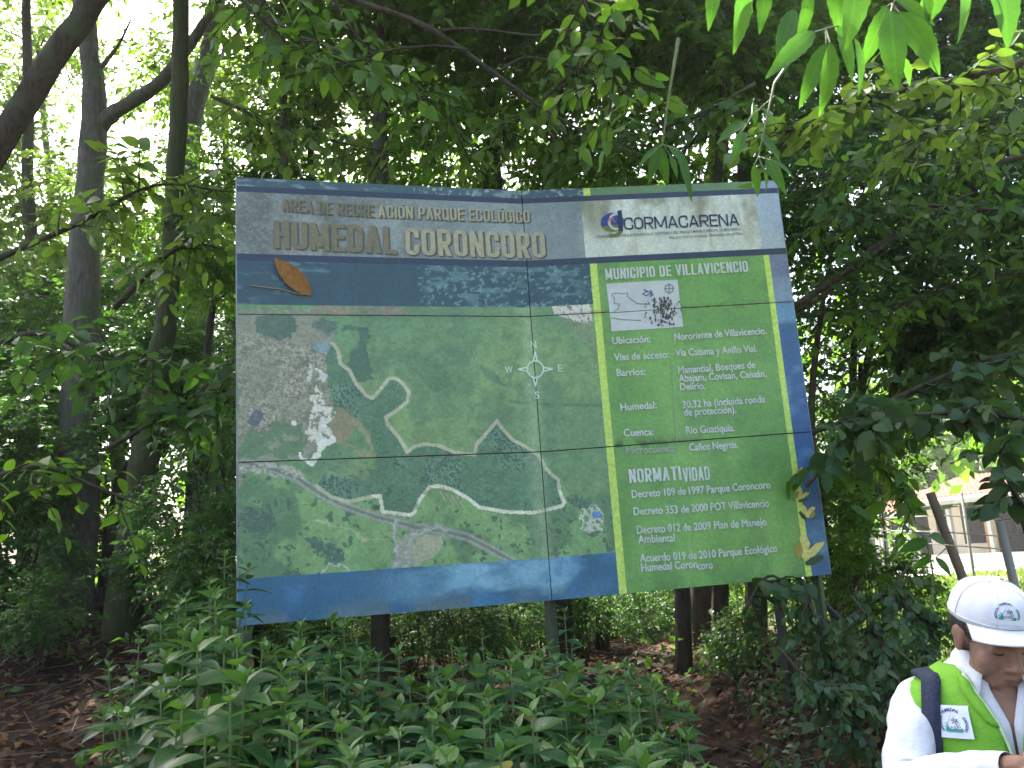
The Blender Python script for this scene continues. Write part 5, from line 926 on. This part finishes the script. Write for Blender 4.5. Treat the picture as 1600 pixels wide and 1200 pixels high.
for zz, rr, yy in ((-.0615, .0052, -.0945), (-.0725, .0062, -.0935)):
    capsule(b_, (-.022, yy + .010, zz - .001), (0, yy, zz), rr * .6, rr, HM); capsule(b_, (.022, yy + .010, zz - .001), (0, yy, zz), rr * .6, rr, HM)
ball(b_, (0, -.045, .055), (.052, .042, .035), HM)
capsule(b_, (0, .02, 1.20), (.006, -.012, 1.32), .062, .056)
T_ = Matrix.Diagonal((1.25, .82, 1, 1))
capsule(b_, (0, 0, .86), (0, 0, 1.0), .135, .125, T_); capsule(b_, (0, 0, 1.0), (0, 0, 1.14), .125, .13, T_); capsule(b_, (-.13, 0, 1.205), (.13, 0, 1.205), .055, .055)
LA = [(.172, .005, 1.205), (.225, -.175, 1.05), (.125, -.345, 1.128)]; RA = [(-.172, .005, 1.205), (-.218, -.18, 1.058), (-.030, -.345, 1.128)]
for A in (LA, RA):
    capsule(b_, A[0], A[1], .043, .036); capsule(b_, A[1], A[2], .035, .024)
for s in (-1, 1):
    capsule(b_, (s * .09, 0, .80), (s * .10, -.01, .45), .085, .055); capsule(b_, (s * .10, -.01, .45), (s * .105, .01, .10), .052, .036); capsule(b_, (s * .105, .02, .05), (s * .115, -.13, .035), .04, .03)
def hand(m, w, d, up, side):
    """palm and five bent fingers; d along the hand, up = back of the hand, side = thumb side"""
    w, d, up = Vector(w), Vector(d).normalized(), Vector(up); up = (up - d * up.dot(d)).normalized(); x = d.cross(up) * side
    Mx = Matrix((x, d, up)).transposed().to_4x4(); Mx.translation = w
    for k in range(4): capsule(m, ((.028 - k * .0185), .012, 0), ((.030 - k * .0195), .078 - .003 * abs(k - 1.2), .002), .0145, .0115, Mx, 8)
    ball(m, (0, .045, 0), (.036, .042, .013), Mx, 8)
    for k, (L_, c) in enumerate(((.040, .45), (.045, .55), (.041, .62), (.032, .7))):
        p = Vector((.031 - k * .0205, .082 - .003 * abs(k - 1.2), .001)); a = 0
        for j, (f, r) in enumerate(((1, .0088), (.62, .0080), (.48, .0072))):
            a += c * (1.0 if j == 0 else 1.15); q = p + Vector((.0, math.cos(a), -math.sin(a))) * L_ * f; capsule(m, p, q, r, r * .93, Mx, 8); p = q
    p = Vector((.026, .014, -.004))
    for v, r in (((.024, .026, -.010), .0125), ((.010, .028, -.014), .0095), ((-.001, .022, -.010), .0085)):
        q = p + Vector(v); capsule(m, p, q, r, r * .9, Mx, 8); p = q
hand(b_, (-.024, -.347, 1.129), (.93, -.30, .16), (.2, -.5, 1), -1); hand(b_, (.121, -.35, 1.13), (-.75, -.5, .05), (0, -.35, 1), 1)
o = b_.build('body', SKIN, person, True)
rm = o.modifiers.new('remesh', 'REMESH'); rm.mode = 'VOXEL'; rm.voxel_size = .0040; sm_ = o.modifiers.new('smooth', 'SMOOTH'); sm_.factor = .5; sm_.iterations = 3
dg = bpy.context.evaluated_depsgraph_get(); dg.update(); me = bpy.data.meshes.new_from_object(o.evaluated_get(dg)); o.modifiers.clear(); o.data = me; me.name = 'body'; me.polygons.foreach_set('use_smooth', [True] * len(me.polygons))
def hl(name, pts, r, m, n=6, steps=4): p, rr = smooth_path([HM @ Vector(q) for q in pts], r, steps); q = MB(); q.tube(p, rr, n); return q.build(name, m, person, True)
for s in (-1, 1):
    hl('eyebrow', [(s * .014, -.0955, .025), (s * .030, -.0925, .031), (s * .048, -.0755, .027)], [.0025, .0034, .0015], BROW)
    hl('eyelashes', [(s * .017, -.0795, -.005), (s * .031, -.0830, -.0085), (s * .045, -.0755, -.006)], [.0008, .0015, .0008], BROW)
hl('face_crease', [(-.024, -.083, -.044), (-.033, -.078, -.058), (-.035, -.072, -.070)], [.0004, .0009, .0004], LIP)
hl('mouth_line', [(-.024, -.0865, -.0675), (-.01, -.098, -.0665), (0, -.1, -.0670), (.01, -.098, -.0665), (.024, -.0865, -.0675)], [.0008, .0013, .0015, .0013, .0008], LIP)
# hair
h = MB(); ball(h, (0, .026, .026), (.078, .090, .080), HM, 16); ball(h, (0, .104, -.006), (.034, .030, .032), HM, 12); ball(h, (0, .045, -.025), (.062, .056, .045), HM, 12)
for s in (-1, 1): ball(h, (s * .0655, -.018, .022), (.0065, .016, .020), HM, 8)
keep = [HM.inverted() @ Vector(v) for v in h.v]; h.build('hair', HAIR, person, True)
# cap
CC = Vector((0, .012, .056)); CRAD = (.0865, .104, .080)
def dome(az, el, off=0):
    """az from the front, el up from the cap's rim"""
    c = math.cos(el); x = (CRAD[0] + off) * math.sin(az) * c ** .66; y = -(CRAD[1] + off) * math.cos(az) * c ** .66; z = (CRAD[2] + off) * math.sin(el) ** 1.0 if el > 0 else el * .08
    if math.cos(az) > 0 and el > 0: y -= .006 * math.cos(az) * math.sin(el * 2)
    return HM @ (CC + Vector((x, y, z)))
m = MB(); na, ne = 48, 14; vs = [dome(2 * math.pi * i / na, -.12 + (math.pi / 2 + .11) * j / ne, -.0016 if i % 8 == 0 else .0009 * math.sin(i * 2.1 + j)) for i in range(na) for j in range(ne + 1)]
m.add(vs, [(i * (ne + 1) + j, ((i + 1) % na) * (ne + 1) + j, ((i + 1) % na) * (ne + 1) + j + 1, i * (ne + 1) + j + 1) for i in range(na) for j in range(ne)])
o = m.build('cap_crown', CAPM, person, True); sd = o.modifiers.new('s', 'SOLIDIFY'); sd.thickness = .003; sd.offset = -1
m = MB(); ball(m, CC + Vector((0, 0, .080)), (.007, .008, .004), HM, 6); m.build('cap_button', CAPM, person, True)
m = MB(); nu, nv = 20, 8; vs = []
for i in range(nu + 1):
    a = R(-68) + R(136) * i / nu
    for j in range(nv + 1):
        t = j / nv; x = CRAD[0] * math.sin(a) * (1 + .10 * t); y = -CRAD[1] * math.cos(a) - .060 * t * math.cos(a * .78) ** .8; z = -.004 - .012 * t - .022 * (math.sin(a) ** 2) * (.3 + .7 * t); vs.append(HM @ (CC + Vector((x, y, z))))
m.add(vs, [(i * (nv + 1) + j, (i + 1) * (nv + 1) + j, (i + 1) * (nv + 1) + j + 1, i * (nv + 1) + j + 1) for i in range(nu) for j in range(nv)])
o = m.build('cap_visor', CAPM, person, True); sd = o.modifiers.new('s', 'SOLIDIFY'); sd.thickness = .0032
m = MB(); p = [dome(a, .02, .0012) for a in np.linspace(0, 2 * math.pi, 49)]; m.tube(p, .0013, 5); m.build('cap_seam', SHIRT, person, True)
for k in range(6): m = MB(); m.tube([dome(R(30 + 60 * k), e_, .0012) for e_ in np.linspace(.03, 1.5, 10)], .0011, 4); m.build('cap_seam', SHIRT, person, True)
# torso clothing
ZR = [(.74, .175, .130), (.85, .180, .132), (.98, .178, .128), (1.08, .186, .130), (1.15, .196, .124), (1.20, .200, .112), (1.235, .180, .096), (1.262, .140, .082), (1.285, .098, .072), (1.30, .078, .066), (1.315, .070, .062)]
def torso(th, z, off=0):
    zs = [a[0] for a in ZR]; rx = float(np.interp(z, zs, [a[1] for a in ZR])) + off; ry = float(np.interp(z, zs, [a[2] for a in ZR])) + off
    c, s = math.cos(th), math.sin(th); e = .85; x = rx * math.copysign(abs(c) ** e, c); y = ry * math.copysign(abs(s) ** e, s); return Vector((x, y - .004 * math.exp(-((z - 1.1) / .1) ** 2), z))
def shell(name, m, off, gap, z0, z1, parent, nth=72, nz=40, hole=None, fold=.003, thick=.003, seed=1):
    mb = MB(); vs = []; rows = []
    for j in range(nz + 1):
        z = z0 + (z1 - z0) * j / nz; g = gap(z)
        for i in range(nth + 1):
            th = -math.pi / 2 + g + (2 * math.pi - 2 * g) * i / nth
            f = fold * (math.sin(th * 9 + 9 * z + seed) * .6 + math.sin(z * 55 + th * 4) * .5 + (float(vnoise(np.array(th * 4.), np.array(z * 20.), seed)) - .5) * 2) * min(1, max(0, (1.30 - z) / .1))
            vs.append(torso(th, z, off + f))
    fs = []
    for j in range(nz):
        for i in range(nth):
            q = (j * (nth + 1) + i, j * (nth + 1) + i + 1, (j + 1) * (nth + 1) + i + 1, (j + 1) * (nth + 1) + i); c = sum((vs[k] for k in q), Vector()) / 4
            if hole and hole(c): continue
            fs.append(q)
    mb.add(vs, fs); o = mb.build(name, m, parent, True); sd = o.modifiers.new('s', 'SOLIDIFY'); sd.thickness = thick; sd.offset = 0; return o
g_s = lambda z: float(np.interp(z, [0, 1.165, 1.20, 1.25, 1.29, 1.32], [0.0, .008, .05, .14, .38, .8]))
g_v = lambda z: float(np.interp(z, [0, 1.08, 1.13, 1.17, 1.21, 1.25, 1.27, 1.30], [.0, .012, .04, .08, .16, .30, .5, 1.25]))
shell('shirt', SHIRT, .0, g_s, .78, 1.315, person, seed=3)
shell('vest', VEST, .014, g_v, .80, 1.285, person, fold=.0045, thick=.005)
for s in (0, 1):
    pts = []
    for z in np.linspace(.81, 1.27, 30): th = (-math.pi / 2 + g_v(z) + .012) if s else (-math.pi / 2 - g_v(z) - .012); pts.append(torso(th, z, .019))
    m = MB(); m.tube(pts, .0034, 6); m.build('zip_edge', ZIP, person, True)
# collar
m = MB()
for s in (-1, 1):
    vs = []; n = 12
    for i in range(n + 1):
        t = i / n; th = math.pi / 2 - s * (math.pi * .90) * t
        top = Vector((.064 * math.cos(th), .060 * math.sin(th) + .004, 1.328 - .028 * t ** 2)); out = Vector(((.082 + .020 * t) * math.cos(th), (.078 + .020 * t) * math.sin(th), 1.292 - .045 * t ** 2))
        if t > .8: out += Vector((s * .022, -.028, -.022)) * (t - .8) / .2
        lo = top.lerp(out, .55) + Vector((math.cos(th), math.sin(th), .5)) * .006; vs += [top, lo, out]
    fs = [(i * 3 + j, (i + 1) * 3 + j, (i + 1) * 3 + j + 1, i * 3 + j + 1) for i in range(n) for j in (0, 1)]; m = MB(); m.add(vs, fs); o = m.build('collar', SHIRT, person, True); sd = o.modifiers.new('s', 'SOLIDIFY'); sd.thickness = .003
# vest collar, folded open
for s in (-1, 1):
    vs = []; n = 10
    for i in range(n + 1):
        t = i / n; z = 1.262 - .10 * t; th = -math.pi / 2 + s * (g_v(z) + .02); a = torso(th, z, .020); b = torso(th + s * (.20 - .10 * t), z + .012, .026 - .006 * t); vs += [a, a.lerp(b, .5) + Vector((0, -.006, 0)), b]
    m = MB(); m.add(vs, [(i * 3 + j, (i + 1) * 3 + j, (i + 1) * 3 + j + 1, i * 3 + j + 1) for i in range(n) for j in (0, 1)]); o = m.build('vest_lapel', VEST, person, True); sd = o.modifiers.new('s', 'SOLIDIFY'); sd.thickness = .003
# sleeves
def sleeve(A, s):
    a, b, c = (Vector(q) for q in A); c = b.lerp(c, .93); mid = a.lerp(b, .5) + Vector((s * .012, -.005, 0)); p, r = smooth_path([a + Vector((-s * .045, 0, .012)), a + Vector((s * .008, 0, -.012)), mid, b + Vector((s * .012, .008, -.004)), b.lerp(c, .45), c], [.040, .054, .055, .052, .046, .034], 9)
    m = MB(); n = 26; vs = []; prev = None
    for i, q in enumerate(p):
        t = (p[min(i + 1, len(p) - 1)] - p[max(i - 1, 0)]).normalized(); ax = prev or Vector((0, 1, 0)); ax = (ax - t * ax.dot(t)).normalized(); bx = t.cross(ax); prev = ax
        for k in range(n):
            th = 2 * math.pi * k / n; wv = .035 * math.sin(i * .8 + 2.4 * math.sin(th + s) + s) + .03 * math.sin(i * 1.7 + 2.6 * math.cos(th)) + .06 * (float(vnoise(np.array(i * .45), np.array(th * 1.3), 4)) - .5); vs.append(q + (ax * math.cos(th) + bx * math.sin(th)) * r[i] * (1 + wv))
    m.add(vs, [(i * n + k, i * n + (k + 1) % n, (i + 1) * n + (k + 1) % n, (i + 1) * n + k) for i in range(len(p) - 1) for k in range(n)]); o = m.build('sleeve', SHIRT, person, True); sd = o.modifiers.new('s', 'SOLIDIFY'); sd.thickness = .002; ss = o.modifiers.new('b', 'SUBSURF'); ss.levels = ss.render_levels = 1
sleeve(LA, 1); sleeve(RA, -1)
# trousers and shoes
m = MB()
ball(m, (0, 0, .80), (.176, .125, .11), None, 12)
for s in (-1, 1): p, r = smooth_path([(s * .085, 0, .84), (s * .10, -.01, .45), (s * .105, .01, .07)], [.098, .074, .062], 6); m.tube(p, r, 14, .03, 2)
m.build('trousers', JEAN, person, True)
for s in (-1, 1): m = MB(); capsule(m, (s * .105, .03, .045), (s * .118, -.14, .042), .050, .046); m.build('shoe', SHOE, person, True)
# embroidered badge: the same emblem on the vest patch and on the cap
def art(name, f, polys, mat, off):
    m = MB()
    for pl in polys: m.add([f(x, y, off) for x, y in pl], [tuple(range(len(pl)))])
    return m.build(name, mat, person)
def badge(f, nm, th0=.0):
    q = MB(); n = 8; pts = {}
    vs = [f(-1 + 2 * i / n, -1 + 2 * j / n, th0) for i in range(n + 1) for j in range(n + 1)]; q.add(vs, [(i * (n + 1) + j, (i + 1) * (n + 1) + j, (i + 1) * (n + 1) + j + 1, i * (n + 1) + j + 1) for i in range(n) for j in range(n) if n]); o = q.build(nm, CARDB, person)
    e = th0 + .0012
    def arc(txt, r, a0, a1, size, mat):
        m = MB()
        for i, ch in enumerate(txt):
            if ch == ' ': continue
            a = R(a0 + (a1 - a0) * (i / (len(txt) - 1))); vs, fs = text_mesh(ch, .03); up = Vector((math.cos(a), math.sin(a))); rt = Vector((math.sin(a), -math.cos(a))); w = vs[:, 0].max() / 2
            m.add([f(*(up * (r + v[1] * size) + rt * ((v[0] - w) * size) + Vector((0, -.12))), e + .0002) for v in vs], fs)
        m.build(nm + '_lettering', mat, person)
    arc('HUMEDAL', .78, 128, 62, .26, PB); arc('ASOCIACION', .70, 212, 150, .20, PB); arc('CORONCORO', .70, 28, -30, .20, PB)
    dr = [(0, .62), (.05, .45), (.22, .15), (.36, -.1), (.40, -.35)]; outl = [(-x, y) for x, y in dr[::-1]] + dr[1:]
    art(nm + '_print', f, [[(a[0], a[1]), (b[0], b[1]), (b[0] * .9, b[1] - .02), (a[0] * .9, a[1] - .02)] for a, b in zip(outl[:-1], outl[1:])], PGREY, e)
    art(nm + '_print', f, [[(-.55, -.5), (.55, -.5), (.45, -.62), (-.45, -.62)], [(-.5, -.42), (-.3, -.34), (-.1, -.44), (.1, -.36), (.3, -.44), (.5, -.36), (.55, -.5), (-.55, -.5)], [(-.62, -.25), (-.4, -.3), (-.5, 0.02), (-.34, -.2), (-.2, -.42), (-.42, -.42)]], PG, e + .0003)
    art(nm + '_print', f, [[(.12, .02), (.17, .02), (.30, -.38), (.24, -.38)], [(.12, .04), (-.12, .1), (-.02, .16)], [(.12, .04), (.0, .26), (.12, .2)], [(.12, .04), (.32, .16), (.26, .2)], [(.12, .04), (.36, .0), (.3, .08)], [(.12, .04), (-.08, -.06), (0, -.1)]], PDK, e + .0006)
    art(nm + '_print', f, [[(-.2, -.36), (-.12, -.26), (.0, -.34)], [(.0, -.3), (.1, -.22), (.16, -.34)]], PR_, e + .0009)
CARDB = simple('badge_white', (.74, .78, .84), (.70, .74, .80), scale=20, rough=.8, bump=.2); PB = ink('badge_navy', (.03, .05, .16)); PG = ink('badge_teal', (.03, .32, .27)); PDK = ink('badge_dark', (.02, .04, .08)); PGREY = ink('badge_grey', (.3, .36, .4)); PR_ = ink('badge_red', (.4, .12, .08))
def f_vest(u, v, off): th = -math.pi / 2 - (.50 - u * .18); return torso(th, 1.172 + v * .034, .023 + off)
badge(f_vest, 'vest_patch')
def f_cap(u, v, off): return dome(R(-16) + u * .42 * (1 - .12 * (v + 1)), .50 + v * .36, .0012 + off)
badge(f_cap, 'cap_badge')
# backpack and its straps
person.scale = (1.03,) * 3
bp_ = empty('backpack', (PX, PY, 0), R(-20), label='dark navy backpack with a blue side worn by the person in the lime vest', cat='backpack')
def strap(xs, m):
    pts = [torso(-math.pi / 2 + xs * d_, z_, .021) for d_, z_ in ((2.4, 1.02), (2.42, 1.15), (2.38, 1.225), (2.12, 1.256), (1.57, 1.262), (1.0, 1.256), (.78, 1.232), (.74, 1.19), (.80, 1.14), (.88, 1.08), (.97, 1.0))]
    _ = [(xs * .105, .135, 1.02), (xs * .110, .115, 1.17), (xs * .112, .060, 1.256), (xs * .112, .0, 1.268), (xs * .116, -.066, 1.244), (xs * .136, -.102, 1.18), (xs * .160, -.104, 1.09), (xs * .178, -.085, .99), (xs * .195, -.01, .93)]
    p, _ = smooth_path(pts, [1] * len(pts), 5); vs = []
    for i, q in enumerate(p):
        t = (p[min(i + 1, len(p) - 1)] - p[max(i - 1, 0)]).normalized(); o_ = Vector((q.x * .35, q.y, (q.z - 1.05) * 1.4)).normalized(); sd_ = t.cross(o_).normalized(); vs += [q - sd_ * .021, q + sd_ * .021, q + sd_ * .021 + o_ * .007, q - sd_ * .021 + o_ * .007]
    mb = MB(); mb.add(vs, [(i * 4 + k, i * 4 + (k + 1) % 4, (i + 1) * 4 + (k + 1) % 4, (i + 1) * 4 + k) for i in range(len(p) - 1) for k in range(4)]); mb.build('strap', m, bp_, True)
bp_.scale = (1.03,) * 3
strap(-1, NAVYC); strap(1, BLUEC)
mb = MB(); ball(mb, (0, .20, 1.02), (.150, .085, .20), None, 16); mb.build('bag', NAVYC, bp_, True); mb = MB(); ball(mb, (.10, .175, 1.17), (.07, .06, .06), None, 12); mb.build('top_pocket', BLUEC, bp_, True)

# ------------------------------------------------------------------ every repeat gets a label of its own, by where it stands
ORD = ['first', 'second', 'third', 'fourth', 'fifth', 'sixth', 'seventh', 'eighth', 'ninth', 'tenth', 'eleventh', 'twelfth', 'thirteenth', 'fourteenth', 'fifteenth', 'sixteenth', 'seventeenth', 'eighteenth', 'nineteenth', 'twentieth', 'twenty first', 'twenty second', 'twenty third', 'twenty fourth', 'twenty fifth', 'twenty sixth', 'twenty seventh', 'twenty eighth', 'twenty ninth', 'thirtieth', 'thirty first', 'thirty second', 'thirty third', 'thirty fourth', 'thirty fifth', 'thirty sixth', 'thirty seventh', 'thirty eighth', 'thirty ninth', 'fortieth', 'forty first', 'forty second', 'forty third', 'forty fourth', 'forty fifth', 'forty sixth', 'forty seventh', 'forty eighth']
def ordinals(objs, text):
    objs = sorted(objs, key=lambda o: o.location.x / o.location.y)
    for i, o in enumerate(objs): o['label'] = text % (ORD[i] if i < len(objs) - 1 else 'last')
tops = [o for o in SC.objects if o.parent is None and o.get('group')]
def grp(g): return [o for o in tops if o['group'] == g]
ordinals(grp(G1), 'leafy green tree, %s from the left of the trees close behind the board')
ordinals(grp(G2), 'dark leafy tree, %s from the left in the shade right of the board')
ordinals(grp(G3), 'yellow green sunlit tree, %s from the left at the open left edge')
ordinals(grp(G4), 'dark low crowned tree, %s from the left in the shade left of the board')
ordinals(grp(G5), 'dark shady bush, %s from the left of the bushes between the trunks')
ordinals(grp(G6), 'green bush in broken light, %s from the left at the right wood edge')
hs = grp('leafy herbs in the thicket below the board')
for a, b, w in ((4.08, 9, 'rearmost'), (3.66, 4.08, 'second rearmost'), (3.25, 3.66, 'third rearmost'), (2.87, 3.25, 'third nearest'), (2.55, 2.87, 'second nearest'), (0, 2.55, 'nearest')):
    ordinals([o for o in hs if a <= o.location.y < b], 'dark green herb, %s from the left in the ' + w + ' row of the thicket')

# ------------------------------------------------------------------ added haze volume, stands in for lens glare veiling the view
hm, hnt, hout = nodes('added_haze'); pv = N(hnt, 'ShaderNodeVolumePrincipled'); pv.inputs['Color'].default_value = (1, 1, .96, 1); pv.inputs['Density'].default_value = .0011; pv.inputs['Anisotropy'].default_value = .45
hnt.links.new(pv.outputs[0], hout.inputs['Volume'])
mb = MB(); mb.box((0, 25, 6), (280, 300, 16)); mb.build('haze', hm, kind='stuff', label='added thin haze giving a pale glare veil over the view', cat='haze')
